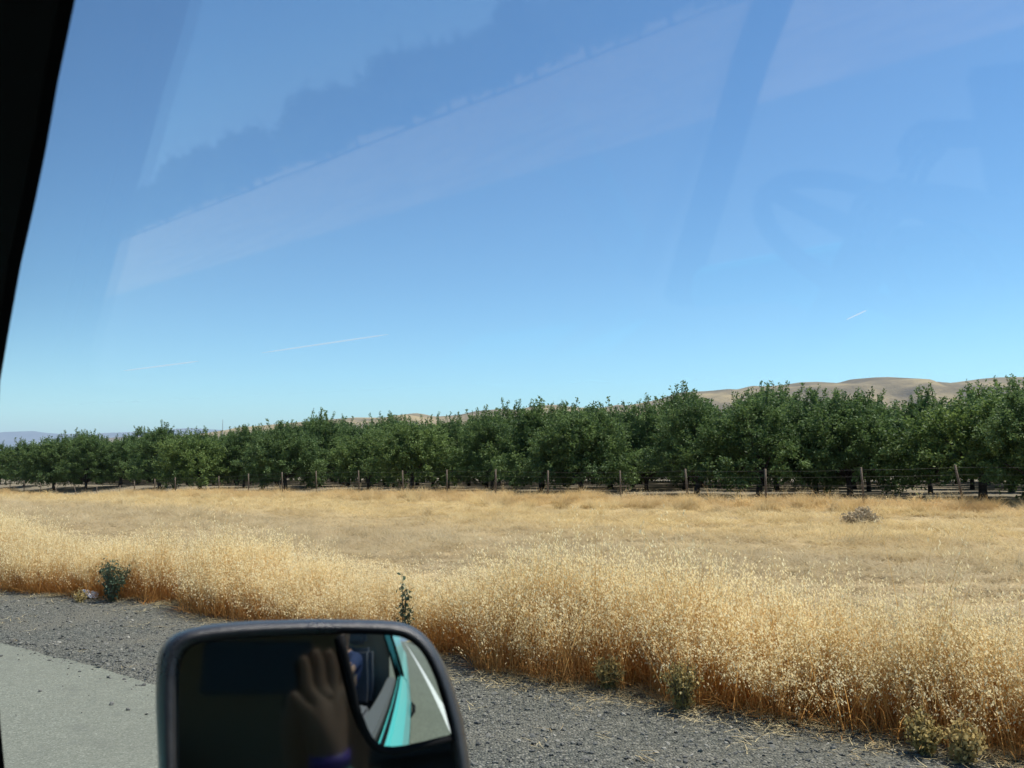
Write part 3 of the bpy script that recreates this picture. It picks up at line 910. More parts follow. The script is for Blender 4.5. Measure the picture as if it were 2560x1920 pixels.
# ------------------------------------------------------------------ roadside plants and litter
M_BUSH = leafy('roadside_bush_leaf', (0.045, 0.080, 0.050), (0.120, 0.170, 0.100), (0.11, 0.14, 0.09), 0.3, 0.6, 0.25)
M_WEED = leafy('green_weed_leaf', (0.28, 0.23, 0.08), (0.56, 0.45, 0.19), (0.66, 0.47, 0.21), 0.5, 0.6, 0.25)
M_TWIG = plain('plant_stem', (0.13, 0.11, 0.065), 0.9, 0.2)
M_DEAD = leafy('dead_twig', (0.36, 0.28, 0.18), (0.60, 0.49, 0.32), (0.46, 0.37, 0.24), 0.25, 0.9, 0.1)

def leaf_quads(V, T, base, ax, sd, L, W, tone):
    for b, a, s_, l_, w_, tn in zip(base, ax, sd, L, W, tone):
        V += [b, b + a * l_ * .5 + s_ * w_, b + a * l_, b + a * l_ * .5 - s_ * w_]; T += [tn] * 4

def stem_plant(name, px, py, H, RAD, nst, leaves, L0, mat, label, cat, seed, group=None, lean=.35, up=0.0, zoff=0.0, dome=.35):
    p = on_z(px, py, 0.0)
    lat_, al__ = la(p)
    o = empty(name, (p.x, p.y, max(float(ground_z(lat_, al__)), 0.012) + zoff))
    r = random.Random(seed); rg = np.random.default_rng(seed)
    mb = MB(); V, T = [], []
    for i in range(nst):
        a = r.uniform(0, 6.283); k = r.random() ** .6
        tip = Vector((RAD * k * math.cos(a), RAD * k * math.sin(a), H * (1 - dome * k * k) * r.uniform(.72, 1.0)))
        st = Vector((.05 * RAD * math.cos(a), .05 * RAD * math.sin(a), -.02))
        mid = st.lerp(tip, .5) + Vector((-tip.x * lean * .3, -tip.y * lean * .3, .04 * H))
        mb.tube([st, mid, tip], [.006, .0045, .002], 4, False)
        for j in range(leaves):
            f = r.uniform(.18, 1.0)
            q = st.lerp(mid, f * 2) if f < .5 else mid.lerp(tip, f * 2 - 1)
            b = np.array(q) + rg.normal(0, .018 + .02 * RAD, 3)
            ax = rg.normal(0, .8, 3) + np.array([0, 0, up]); ax /= np.linalg.norm(ax)
            sd = np.cross(ax, rg.normal(0, 1, 3)); sd /= np.linalg.norm(sd)
            L = L0 * r.uniform(.6, 1.25)
            leaf_quads(V, T, [b], [ax], [sd], [L], [L * .3], [min(1, max(0, r.gauss(.25 + .5 * f, .2)))])
    link('stem', mb.mesh('stem', [M_TWIG]), o)
    me = mesh_np('foliage', V, np.arange(len(V)).reshape(-1, 4), [mat]); set_attr(me, 'tone', T)
    link('foliage', me, o)
    return tag(o, label, cat, group)

stem_plant('roadside_bush', 275, 1508, 0.56, 0.24, 34, 30, .038, M_BUSH, 'bushy dark grey-green shrub at the gravel edge beside white litter', 'shrub', 1)
stem_plant('thin_weed', 1008, 1640, 0.76, 0.07, 4, 60, .045, M_BUSH, 'thin tall dark green weed standing just above the side mirror', 'weed', 2)
stem_plant('roadside_weed', 1520, 1730, 0.26, 0.13, 34, 30, .030, M_WEED, 'pale olive weed tuft nearest the side mirror at the gravel edge', 'weed', 3, 'green weeds along the gravel edge', up=.8)
stem_plant('roadside_weed', 1705, 1784, 0.36, 0.14, 34, 30, .030, M_WEED, 'greener weed tuft on straw between the olive tuft and the paired weeds', 'weed', 4, 'green weeds along the gravel edge', up=.8)
stem_plant('roadside_weed', 2310, 1890, 0.24, 0.12, 34, 30, .030, M_WEED, 'brownish-green weed, farther of the pair at the lower right', 'weed', 5, 'green weeds along the gravel edge', up=.8)
stem_plant('roadside_weed', 2412, 1914, 0.24, 0.11, 34, 30, .030, M_WEED, 'bright green weed, nearer of the pair at the lower right', 'weed', 6, 'green weeds along the gravel edge', up=.8)
stem_plant('roadside_weed', 200, 1507, 0.14, 0.14, 18, 16, .03, M_WEED, 'small green weed in front of the white litter', 'weed', 7, 'green weeds along the gravel edge', up=.6)
for (px, py, H, RAD, lab, sd_) in [(2155, 1312, .50, .62, 'grey-brown dead bush under the fence post with the strongest shadow side', 21)]:
    q = on_z(px, py, 0.12); lt, ag = la(q)
    o = stem_plant('dead_bush', px, py, H, RAD, 110, 26, .075, M_DEAD, lab, 'bush', sd_, dome=.85)
    o.location = (q.x, q.y, float(ground_z(lt, ag)))
bpy.data.objects['dead_bush']['label'] = 'round grey-brown dead bush in the golden field below a fence post'

# crumpled white litter beside the bush
bm = bmesh.new(); bmesh.ops.create_icosphere(bm, subdivisions=3, radius=1.0)
for v in bm.verts:
    k = 1 + .28 * math.sin(v.co.x * 5 + v.co.z * 4) + .2 * math.sin(v.co.y * 9 + v.co.x * 7) + random.uniform(-.08, .08)
    v.co = Vector((v.co.x * .12 * k, v.co.y * .08 * k, max(-.02, v.co.z * .065 * k)))
me = bpy.data.meshes.new('litter'); bm.to_mesh(me); bm.free(); me.materials.append(plain('white_plastic', (.75, .75, .76), .35))
o = link('plastic_litter', me); q = on_z(222, 1498, 0.0); o.location = (q.x, q.y, 0.045)
tag(o, 'crumpled white plastic litter beside the dark shrub', 'litter')

# antenna mast far beyond the trees
q = at_depth(557, 1105, 900); tp = at_depth(557, 1049, 900)
mb = MB(); mb.tube([Vector((q.x, q.y, -3)), tp], [.55, .22], 6)
o = link('antenna_mast', mb.mesh('antenna_mast', [plain('mast_grey', (.25, .26, .28), .6)]))
tag(o, 'thin distant antenna mast rising above the orchard tops', 'mast')

# ------------------------------------------------------------------ the van the picture is taken from
def V3(lat, al, z):
    x, y = xy(lat, al)
    return Vector((x, y, z))
def win_lat(z):
    return 0.20 - 0.30 * (z - 1.65)
def on_window(px, py, off=0.0):
    d = ray(px, py)
    a = d.x * NX + d.y * NY
    # lat(t) = a t ; z = CAM_H + d.z t ; lat = .20 - .1 (z-1.65) + off
    t_ = (0.20 + off - 0.30 * (CAM_H - 1.65)) / (a + 0.30 * d.z)
    return d * t_ + Vector((0, 0, CAM_H))

t = NT('turquoise_paint')
t.principled(Base_Color=(0.10, 0.52, 0.50), Roughness=0.28, Specular_IOR_Level=0.5, Coat_Weight=0.5, Coat_Roughness=0.08)
M_TURQ = t.m
M_TRIM = plain('black_trim', (0.006, 0.006, 0.0065), 0.8, 0.12)
M_CAB = plain('cabin_plastic', (0.10, 0.11, 0.115), 0.7, 0.3)
M_SEAT = plain('seat_cloth', (0.12, 0.13, 0.15), 0.95, 0.1)
t = NT('mirror_housing')
n2 = t.noise(1300.0, 2, 0.5, t.pos()); n1 = t.noise(22.0, 6, 0.7, t.pos())
dust = t.ramp(n1, [(0.45, (0, 0, 0)), (0.75, (0.55, 0.55, 0.55))])
t.principled(Base_Color=t.mix(dust, (0.018, 0.018, 0.02), (0.07, 0.066, 0.058)), Roughness=t.ramp(n1, [(0.3, (0.22, 0.22, 0.22)), (0.7, (0.42, 0.42, 0.42))]), Specular_IOR_Level=0.65, Normal=t.bump(n2, 0.5, 0.0012))
M_HOUSE = t.m
t = NT('mirror_glass')
g1 = t.n('ShaderNodeBsdfGlossy', {'Color': (0.62, 0.68, 0.66, 1), 'Roughness': 0.0})
t.link(g1.outputs[0], t.out.inputs[0])
M_MIRR = t.m
t = NT('dimmed_mirror_glass')
g1 = t.n('ShaderNodeBsdfGlossy', {'Color': (0.15, 0.175, 0.165, 1), 'Roughness': 0.05})  # glass colour darkened so the reflected cab looks dim
t.link(g1.outputs[0], t.out.inputs[0])
M_MIRR_DIM = t.m
def glass_mat(name, f0):
    t = NT(name)
    lw = t.n('ShaderNodeLayerWeight', {'Blend': 0.5}).outputs['Facing']
    fac = t.math('ADD', f0, t.math('MULTIPLY', t.math('POWER', lw, 5.0), 0.6), True)
    tr = t.n('ShaderNodeBsdfTransparent', {'Color': (0.97, 0.985, 0.98, 1)}); gl_ = t.n('ShaderNodeBsdfGlossy', {'Roughness': 0.0, 'Color': (1, 1, 1, 1)})
    mx = t.n('ShaderNodeMixShader', {'Fac': fac}); t.link(tr.outputs[0], mx.inputs[1]); t.link(gl_.outputs[0], mx.inputs[2]); t.link(mx.outputs[0], t.out.inputs[0])
    return t.m
M_GLASS = glass_mat('van_glass', 0.035)

van = empty('van', V3(-0.6, -1.0, 0.03))
tag(van, 'turquoise van seen from its cab, with a large black side mirror', 'van')
VINV = Matrix.Translation(-van.location)
def vpart(name, me, parent=None):
    o = link(name, me, parent or van)
    if parent is None: o.matrix_parent_inverse = VINV
    return o
def prism(poly, al0, al1):
    """poly: list of (lat, z), swept along the van"""
    n_ = len(poly); vs = [V3(l, al0, z) for l, z in poly] + [V3(l, al1, z) for l, z in poly]
    fs = [tuple(range(n_)), tuple(range(2 * n_ - 1, n_ - 1, -1))] + [(i, i + n_, (i + 1) % n_ + n_, (i + 1) % n_) for i in range(n_)]
    mb = MB(); mb.add(vs, fs); return mb
def lbox(l0, l1, a0, a1, z0, z1):
    return prism([(l0, z0), (l1, z0), (l1, z1), (l0, z1)], a0, a1)
# outer skin, passenger side, below the window, and the load body behind
vpart('passenger_door', prism([(0.40, 0.45), (0.455, 0.75), (0.430, 1.03), (0.395, 1.14), (0.345, 1.20), (0.31, 1.20), (0.30, 1.05), (0.29, 0.45)], -0.62, 1.02).mesh('d', [M_TURQ], False, .008))
vpart('door_trim', lbox(0.20, 0.285, -0.60, 1.0, 0.55, 1.185).mesh('t', [M_CAB], False, .01))
vpart('driver_door', prism([(-1.50, 0.45), (-1.525, 0.75), (-1.515, 1.05), (-1.455, 1.16), (-1.425, 1.16), (-1.45, 1.05), (-1.45, 0.45)], -0.62, 1.02).mesh('d', [M_TURQ], False, .008))
vpart('rear_side_panel', prism([(0.40, 0.45), (0.455, 0.75), (0.430, 1.03), (0.395, 1.14), (0.345, 1.2), (0.12, 1.95), (0.07, 2.06), (0.02, 2.06), (0.08, 1.92), (0.29, 1.2), (0.30, 1.05), (0.29, 0.45)], -3.7, -0.64).mesh('p', [M_TURQ], False, .01))
vpart('rear_side_panel', prism([(-1.50, 0.45), (-1.525, 0.75), (-1.515, 1.05), (-1.42, 1.95), (-1.35, 2.06), (-1.30, 2.06), (-1.38, 1.92), (-1.46, 1.05), (-1.45, 0.45)], -3.7, -0.64).mesh('p', [M_TURQ], False, .01))
vpart('roof', prism([(0.07, 2.065), (-0.04, 2.12), (-0.6, 2.15), (-1.2, 2.12), (-1.33, 2.065), (-1.2, 2.06), (-0.6, 2.085), (-0.04, 2.06)], -3.7, 0.30).mesh('r', [M_TURQ], False, .005))
vpart('headliner', prism([(0.05, 2.045), (-0.6, 2.05), (-1.32, 2.045), (-1.32, 2.02), (-0.6, 2.025), (0.05, 2.02)], -0.72, 0.32).mesh('h', [M_CAB]))
vpart('added_bulkhead', lbox(-1.44, 0.19, -0.80, -0.76, 0.5, 2.03).mesh('b', [plain('bulkhead_lifted_tone', (0.34, 0.29, 0.23), 0.9, 0.1)]))  # wall added to keep the cab dark, paled to lift the mirror's black
vpart('cab_floor', lbox(-1.44, 0.22, -0.75, 1.1, 0.48, 0.53).mesh('f', [M_TRIM]))
vpart('nose', prism([(0.25, 0.45), (0.30, 0.75), (0.22, 1.08), (-0.6, 1.13), (-1.42, 1.08), (-1.50, 0.75), (-1.45, 0.45)], 1.05, 1.75).mesh('n', [M_TURQ], False, .04))
dash = MB(); dash.add([V3(l, a, z) for l in (0.16, -1.40) for a, z in ((0.72, 0.60), (0.66, 0.98), (0.74, 1.06), (1.30, 1.10), (1.30, 0.60))],
                      [(0, 1, 2, 3, 4), (9, 8, 7, 6, 5)] + [(i, i + 5, (i + 1) % 5 + 5, (i + 1) % 5) for i in range(5)])
vpart('dashboard', dash.mesh('dash', [M_CAB], False, .015))
mb = MB(); mb.tube([V3(.432, -.50, 1.00), V3(.452, -.44, 1.00), V3(.452, -.36, 1.00), V3(.432, -.30, 1.00)], [.012, .012, .012, .012], 8); vpart('door_handle', mb.mesh('handle', [M_TRIM], True))
vpart('rubbing_strip', lbox(.445, .462, -3.6, .95, .70, .76).mesh('strip', [M_TRIM], False, .004))
vpart('window_seal', prism([(.333, 1.203), (.333, 1.212), (.322, 1.212), (.322, 1.203)], -.62, 1.0).mesh('seal', [M_TRIM]))
vpart('door_seam', lbox(.35, .38, -.640, -.632, .5, 1.12).mesh('seam', [M_TRIM]))
# window frame: front pillar as seen at the edge of the picture
edge_px = [(262, -420), (238, -280), (215, -160), (199, -60), (188, 0), (145, 203), (116, 370), (87, 509), (52, 660), (23, 822), (-2, 960), (-14, 1200), (-16, 1500), (-6, 1700), (1, 1812), (13, 1935), (26, 2060)]
near_, far_ = [], []
mb = MB(); vs = []
for px, py in edge_px:
    a = on_window(px, py); b = on_window(px, py, .05)
    fwd = V3(0, 1, 0)
    w = 0.115
    # four corners: inner edge, outer edge, and the same further forward
    q1, q2 = on_window(px, py, -.012), on_window(px, py, .028)
    vs += [q1, q2, q2 + Vector((-.105, .022, 0)), q1 + Vector((-.105, .004, 0))]
n_ = len(edge_px)
fs = [(4 * i + k, 4 * i + (k + 1) % 4, 4 * i + 4 + (k + 1) % 4, 4 * i + 4 + k) for i in range(n_ - 1) for k in range(4)] + [(3, 2, 1, 0), (4 * n_ - 4, 4 * n_ - 3, 4 * n_ - 2, 4 * n_ - 1)]
mb.add(vs, fs)
vpart('window_pillar', mb.mesh('pillar', [M_TRIM], False, .006))
ptop = on_window(262, -420)
mb = MB(); mb.tube([ptop + Vector((-.05, .01, .0)), V3(win_lat(2.03) + .005, la(ptop)[1] - .12, 2.03), V3(win_lat(2.04) + .005, -.2, 2.045), V3(win_lat(2.04) + .005, -.72, 2.045)], [.03, .03, .03, .03], 8)
vpart('roof_rail', mb.mesh('rail', [M_TRIM], True))
# driver side pillar, B pillars
for l0, l1, s_ in ((-1.48, -1.36, 1),):
    mb = MB()
    mb.tube([V3(-1.47, 1.06, 1.08), V3(-1.42, .70, 1.60), V3(-1.36, .34, 2.05)], [.045, .042, .042], 8)
    vpart('window_pillar', mb.mesh('pillar', [M_TRIM], True))
mb = MB(); mb.tube([V3(0.325, -.68, 1.15), V3(.19, -.70, 1.65), V3(.07, -.70, 2.05)], [.05, .05, .05], 8); vpart('door_pillar', mb.mesh('pillar', [M_TRIM], True))
mb = MB(); mb.tube([V3(-1.44, -.68, 1.10), V3(-1.40, -.70, 1.65), V3(-1.33, -.70, 2.05)], [.05, .05, .05], 8); vpart('door_pillar', mb.mesh('pillar', [M_TRIM], True))
for nm, l0, l1 in (('seat', -.42, .08), ('seat', -1.28, -.78)):
    o = vpart(nm, lbox(l0, l1, -.50, .02, .72, .92).mesh('seat', [M_SEAT], False, .05))
    b_ = lbox(l0 + .03, l1 - .03, -.62, -.48, .90, 1.50); link('backrest', b_.mesh('backrest', [M_SEAT], False, .045), o)
    b_ = lbox((l0 + l1) / 2 - .13, (l0 + l1) / 2 + .13, -.64, -.54, 1.54, 1.74); link('headrest', b_.mesh('headrest', [M_SEAT], False, .035), o)
# steering wheel
cw = V3(-1.03, .42, 1.29); ax_ = (V3(0, -1, .0) * .62 + Vector((0, 0, .78))).normalized()
u_ = ax_.cross(V3(1, 0, 0)).normalized(); w_ = u_.cross(ax_).normalized()
mb = MB(); ring = [cw + (u_ * math.cos(k * .19635) + w_ * math.sin(k * .19635)) * .20 for k in range(33)]; mb.tube(ring, .016, 8, False)
sw = vpart('steering_wheel', mb.mesh('wheel', [M_TRIM], True))
for k in (0, 2.1, 4.2):
    mb = MB(); mb.tube([cw, cw + (u_ * math.cos(k) + w_ * math.sin(k)) * .195], [.022, .014], 6); link('spoke', mb.mesh('spoke', [M_TRIM]), sw)
mb = MB(); mb.tube([cw + ax_ * .02, cw - ax_ * .45], [.05, .03], 10); link('steering_column', mb.mesh('column', [M_TRIM]), sw)
# wheels
for l_, a_ in ((.22, 1.15), (-1.42, 1.15), (.22, -2.75), (-1.42, -2.75)):
    mb = MB(); mb.tube([V3(l_ - .10, a_, .345), V3(l_ - .085, a_, .345), V3(l_ + .085, a_, .345), V3(l_ + .10, a_, .345)], [.27, .31, .31, .27], 28)
    o = vpart('wheel', mb.mesh('tyre', [M_TRIM], True))
    mb = MB(); mb.tube([V3(l_ - .104, a_, .345), V3(l_ + .104, a_, .345)], .18, 20); link('rim', mb.mesh('rim', [plain('steel_rim', (.4, .4, .42), .35, .5, .9)]), o)

# ---- side mirror
MD = 0.60
mdir = ray(790, 1645).normalized()
mC = Vector((0, 0, CAM_H)) + mdir * MD
def on_mirror(px, py, off=0.0):
    d = ray(px, py)
    t_ = (MD + off) / d.dot(mdir)
    return d * t_ + Vector((0, 0, CAM_H))
OUT = [(396, 1920), (389, 1745), (392, 1651), (399, 1625), (411, 1603), (426, 1589), (446, 1578), (520, 1561), (633, 1552), (783, 1548), (933, 1550), (985, 1553), (1010, 1557), (1034, 1566), (1055, 1580), (1073, 1599), (1089, 1620), (1113, 1663), (1135, 1722), (1158, 1801), (1177, 1920),
       (1187, 2050), (1180, 2130), (1150, 2185), (1090, 2215), (1000, 2228), (600, 2232), (480, 2218), (425, 2180), (404, 2100)]
INN = [(441, 1920), (440, 1720), (443, 1668), (450, 1640), (462, 1622), (480, 1611), (513, 1604), (600, 1596), (708, 1589), (858, 1585), (960, 1587), (1000, 1591), (1025, 1602), (1047, 1620), (1066, 1648), (1088, 1697), (1112, 1775), (1130, 1846), (1142, 1940),
       (1148, 2040), (1140, 2110), (1115, 2155), (1060, 2178), (980, 2190), (620, 2192), (510, 2180), (465, 2150), (447, 2080)]
cx, cy = 790, 1880
def polar(poly, n_):
    P = np.array(poly, float) - [cx, cy]
    th = np.unwrap(np.arctan2(P[:, 1], P[:, 0])); rr = np.hypot(P[:, 0], P[:, 1])
    if th[-1] < th[0]: th, rr = th[::-1], rr[::-1]
    # dense resample of the polygon edges, then read the radius at even angles
    Q = np.vstack([P, P[:1]]); seg = np.concatenate([Q[i] + (Q[i + 1] - Q[i]) * np.linspace(0, 1, 30)[:-1, None] for i in range(len(P))])
    ta = np.arctan2(seg[:, 1], seg[:, 0]); ra_ = np.hypot(seg[:, 0], seg[:, 1]); o_ = np.argsort(ta)
    ev = np.linspace(-math.pi, math.pi, n_, endpoint=False)
    r_ = np.interp(ev, ta[o_], ra_[o_], period=2 * math.pi)
    r_ = np.convolve(np.pad(r_, 2, mode='wrap'), [.1, .2, .4, .2, .1], mode='valid')
    return np.stack([cx + r_ * np.cos(ev), cy + r_ * np.sin(ev)], -1)
NP_ = 200
Po, Pi = polar(OUT, NP_), polar(INN, NP_)
def ringv(P, off, s_=1.0):
    return [on_mirror(cx + (p[0] - cx) * s_, cy + (p[1] - cy) * s_, off) for p in P]
mix_ = lambda f: Pi * (1 - f) + Po * f
rings = [ringv(Pi, .012), ringv(Pi, .004), ringv(mix_(.12), .0005), ringv(mix_(.35), -.002), ringv(mix_(.6), -.001), ringv(mix_(.82), .003), ringv(mix_(.95), .010), ringv(Po, .02), ringv(Po, .035, .997), ringv(Po, .06, .95), ringv(Po, .085, .84), ringv(Po, .10, .6), ringv(Po, .105, .2)]
vs = [p for r_ in rings for p in r_]
fs = [(i * NP_ + k, i * NP_ + (k + 1) % NP_, (i + 1) * NP_ + (k + 1) % NP_, (i + 1) * NP_ + k) for i in range(len(rings) - 1) for k in range(NP_)]
mb = MB(); mb.add(vs, fs); mb.add([rings[-1][k] for k in range(NP_)], [tuple(range(NP_))])
side_mirror = vpart('side_mirror', mb.mesh('housing', [M_HOUSE], True))
side_mirror['label'] = 'large black side mirror with a small convex inset'
# arm to the door
mb = MB(); q = on_mirror(800, 2180, .05)
mb.tube([q, q + Vector((0, 0, -.10)), V3(.27, .50, 1.18)], [.022, .02, .02], 10); link('mirror_arm', mb.mesh('arm', [M_HOUSE], True), side_mirror)
# flat glass around the inset
DIV = [(852, 1588), (858, 1625), (869, 1672), (880, 1722), (890, 1766), (900, 1798), (912, 1829), (924, 1850), (936, 1864), (955, 1875), (980, 1877), (1012, 1874), (1070, 1861), (1132, 1845)]
k0 = int(np.argmin(np.hypot(Pi[:, 0] - 852, Pi[:, 1] - 1586))); k1 = int(np.argmin(np.hypot(Pi[:, 0] - 1131, Pi[:, 1] - 1846)))
ring_flat = []
k = k1
while True:                         # from the divider's foot round by the bottom and left side to its top
    ring_flat.append(tuple(Pi[k])); 
    if k == k0: break
    k = (k + 1) % NP_
flat = ring_flat + DIV[1:-1]
mb = MB(); mb.add([on_mirror(*p, .010) for p in flat], [tuple(range(len(flat)))])
link('mirror_glass', mb.mesh('flat_glass', [M_MIRR_DIM]), side_mirror)
# convex inset: a piece of a ball, turned outwards to look back along the van
ins = DIV[:]
k = k1
while k != k0:
    k = (k - 1) % NP_
    ins.append(tuple(Pi[k]))
pc = np.array([1000.0, 1730.0])
TILT, TILTV, RC = 15.0, 17.0, 0.15
exw = Vector((1, 0, 0)); exw = (exw - mdir * exw.dot(mdir)).normalized(); eyw = mdir.cross(exw).normalized()
NRING = 26
P = np.array(ins); vs = []
def inset_point(px, py):
    p0 = on_mirror(px, py, 0); c0 = on_mirror(pc[0], pc[1], 0)
    u = (p0 - c0).dot(exw); v = (p0 - c0).dot(eyw)
    off = -.004 + math.tan(R(TILT)) * (u - .03) + math.tan(R(TILTV)) * (v - .04) + (u * u + v * v) / (2 * RC)
    return on_mirror(px, py, off)
vs.append(inset_point(*pc))
for i in range(1, NRING + 1):
    f = i / NRING
    for p in P: vs.append(inset_point(*(pc + (p - pc) * f)))
m_ = len(P); fs = [(0, 1 + k, 1 + (k + 1) % m_) for k in range(m_)]
for i in range(NRING - 1):
    for k in range(m_):
        a = 1 + i * m_ + k; b = 1 + i * m_ + (k + 1) % m_
        fs.append((a, a + m_, b + m_, b))
mb = MB(); mb.add(vs, fs); link('convex_mirror', mb.mesh('convex_glass', [M_MIRR], True), side_mirror)
sk = MB()                            # moulded black edge of the inset
for k in range(m_):
    p, q = P[k], P[(k + 1) % m_]
    sk.add([inset_point(*p), inset_point(*q), on_mirror(*q, .013), on_mirror(*p, .013)], [(0, 1, 2, 3)])
link('mirror_divider', sk.mesh('inset_edge', [M_TRIM]), side_mirror)
mb = MB(); mb.tube([inset_point(*p) for p in DIV], .0026, 8); link('mirror_divider', mb.mesh('divider', [M_TRIM], True), side_mirror)

# ------------------------------------------------------------------ people in the cab
t = NT('skin'); t.principled(Base_Color=(0.27, 0.165, 0.11), Roughness=0.55, Subsurface_Weight=0.08, Specular_IOR_Level=0.35); M_SKIN = t.m
M_SHIRT = plain('navy_shirt', (0.03, 0.045, 0.10), 0.9, 0.1)
M_PANTS = plain('dark_trousers', (0.03, 0.03, 0.035), 0.9, 0.1)
M_HAIR = plain('dark_hair', (0.03, 0.02, 0.014), 0.7, 0.3)
M_PHONE = plain('phone_black', (0.01, 0.01, 0.012), 0.15, 0.5)

def W(x, y, z):                      # position relative to the lens, in the view's own directions
    return Vector((x, y, CAM_H + z))

def person(name, J, hands, label, gaze, shirt):
    """J: joint positions; hands: list of (wrist key, palm end, finger tips, thumb tip)"""
    nodes, edges, rad, reg = [], [], [], []
    ix = {}
    def add(key, p, r_, g, par=None):
        ix[key] = len(nodes); nodes.append(p); rad.append(r_); reg.append(g)
        if par is not None: edges.append((ix[par], ix[key]))
    add('pelvis', J['pelvis'], .15, 1)
    add('belly', J['pelvis'].lerp(J['chest'], .5), .135, 0, 'pelvis')
    add('chest', J['chest'], .15, 0, 'belly')
    add('neck', J['neck'], .058, 2, 'chest')
    add('skull', J['head'] + Vector((0, 0, -.04)), .080, 2, 'neck')
    add('crown', J['head'] + Vector((0, 0, .055)), .088, 3, 'skull')
    add('nose', J['head'] + gaze * .098 + Vector((0, 0, -.025)), .016, 2, 'skull')
    for s_ in ('r', 'l'):
        add('sh' + s_, J['sh' + s_], .062, 0, 'chest')
        add('ua' + s_, J['sh' + s_].lerp(J['el' + s_], .5), .050, 0, 'sh' + s_)
        add('el' + s_, J['el' + s_], .041, 2, 'ua' + s_)
        add('fa' + s_, J['el' + s_].lerp(J['wr' + s_], .4), .037, 2, 'el' + s_)
        add('wr' + s_, J['wr' + s_], .024, 2, 'fa' + s_)
        palm, tips, thumb = hands[s_]
        add('pm' + s_, J['wr' + s_].lerp(palm, .55), .026, 2, 'wr' + s_)
        for k, (kn, mid, tip) in enumerate(tips):
            add('k%d%s' % (k, s_), kn, .0105, 2, 'pm' + s_)
            add('m%d%s' % (k, s_), mid, .0090, 2, 'k%d%s' % (k, s_))
            add('t%d%s' % (k, s_), tip, .0070, 2, 'm%d%s' % (k, s_))
        add('tb' + s_, J['wr' + s_].lerp(palm, .3).lerp(thumb, .5), .012, 2, 'pm' + s_)
        add('tt' + s_, thumb, .0085, 2, 'tb' + s_)
        add('hp' + s_, J['hp' + s_], .095, 1, 'pelvis')
        add('kn' + s_, J['kn' + s_], .065, 1, 'hp' + s_)
        add('an' + s_, J['an' + s_], .042, 1, 'kn' + s_)
        add('to' + s_, J['an' + s_] + V3(0, .16, -.04), .04, 4, 'an' + s_)
    me = bpy.data.meshes.new(name)
    me.from_pydata([tuple(p) for p in nodes], edges, [])
    o = bpy.data.objects.new(name, me); col.objects.link(o)
    sm = o.modifiers.new('skin', 'SKIN'); sm.use_smooth_shade = True
    for i, r_ in enumerate(rad):
        me.skin_vertices[0].data[i].radius = (r_, r_)
        me.skin_vertices[0].data[i].use_root = (i == 0)
    ss = o.modifiers.new('sub', 'SUBSURF'); ss.levels = 2; ss.render_levels = 2
    dg = bpy.context.evaluated_depsgraph_get()
    m2 = bpy.data.meshes.new_from_object(o.evaluated_get(dg))
    bpy.data.objects.remove(o)
    for m in (shirt, M_PANTS, M_SKIN, M_HAIR, M_TRIM): m2.materials.append(m)
    # body regions by the nearest bone
    A = np.array([nodes[a] for a, b in edges]); B = np.array([nodes[b] for a, b in edges]); g = np.array([reg[b] for a, b in edges])
    cen = np.empty(len(m2.polygons) * 3, np.float32); m2.polygons.foreach_get('center', cen); cen = cen.reshape(-1, 3)
    AB = B - A; tt = np.clip(((cen[:, None] - A[None]) * AB[None]).sum(-1) / (AB * AB).sum(-1)[None], 0, 1)
    dd = np.linalg.norm(cen[:, None] - (A[None] + AB[None] * tt[..., None]), axis=-1)
    m2.polygons.foreach_set('material_index', g[dd.argmin(1)].astype(np.int32))
    o = link(name, m2)
    o.data.name = name
    return tag(o, label, 'person')

def fingers(base, across, up, curl, n=4, L=.075):
    out = []
    for k in range(n):
        b = base + across * (k - 1.5) * .019
        l = L * (.86, 1.0, .95, .74)[k]
        out.append((b, b + up * l * .55 + curl * l * .18, b + up * l * .85 + curl * l * .62))
    return out

pv = V3(-.17, -.22, .98)
J = dict(pelvis=pv, chest=V3(-.17, -.27, 1.32), neck=V3(-.16, -.25, 1.50), head=V3(-.13, -.21, 1.655),
         shr=V3(-.01, -.27, 1.40), shl=V3(-.33, -.23, 1.40), elr=W(.060, -.11, -.335), ell=V3(-.36, -.12, 1.16), wrr=W(.028, -.030, -.118), wrl=V3(-.24, .12, 1.10),
         hpr=V3(-.07, -.10, .95), hpl=V3(-.28, -.10, .95), knr=V3(-.06, .36, .98), knl=V3(-.30, .36, .98), anr=V3(-.06, .45, .62), anl=V3(-.30, .45, .62))
pr = W(.020, -.024, -.045)
hands = {'r': (pr, fingers(W(.022, -.024, -.036), Vector((1, -.1, .12)).normalized(), Vector((-.05, 0, 1)).normalized(), Vector((-.22, .10, -.05)), 4, .066), W(-.030, -.020, -.040)),
         'l': (V3(-.21, .20, 1.09), fingers(V3(-.21, .19, 1.085), V3(1, .2, 0).normalized(), V3(.2, 1, -.1).normalized(), V3(0, .1, -.5)), V3(-.16, .17, 1.09))}
photographer = person('person', J, hands, 'person in a navy shirt holding a phone up, reflected in the side mirror', V3(.76, .65, 0).normalized(), M_SHIRT)
for nm, p_, r_, c_ in (('wristband', J['wrr'].lerp(J['elr'], .03), .027, (.09, .05, .30)), ('wristband', J['wrr'].lerp(J['elr'], .14), .030, (.10, .26, .25))):
    ax_ = (J['elr'] - J['wrr']).normalized(); mb = MB(); mb.tube([p_ - ax_ * .009, p_ + ax_ * .009], [r_, r_], 20)
    link(nm, mb.mesh('band', [plain('band', c_, .4)], True), photographer)
mb = MB(); mb.box(W(-.070, -.034, -.005), (.146, .008, .070)); o = link('phone', mb.mesh('phone', [M_PHONE], False, .003))
tag(o, 'black phone held level in one hand at the van window', 'phone')

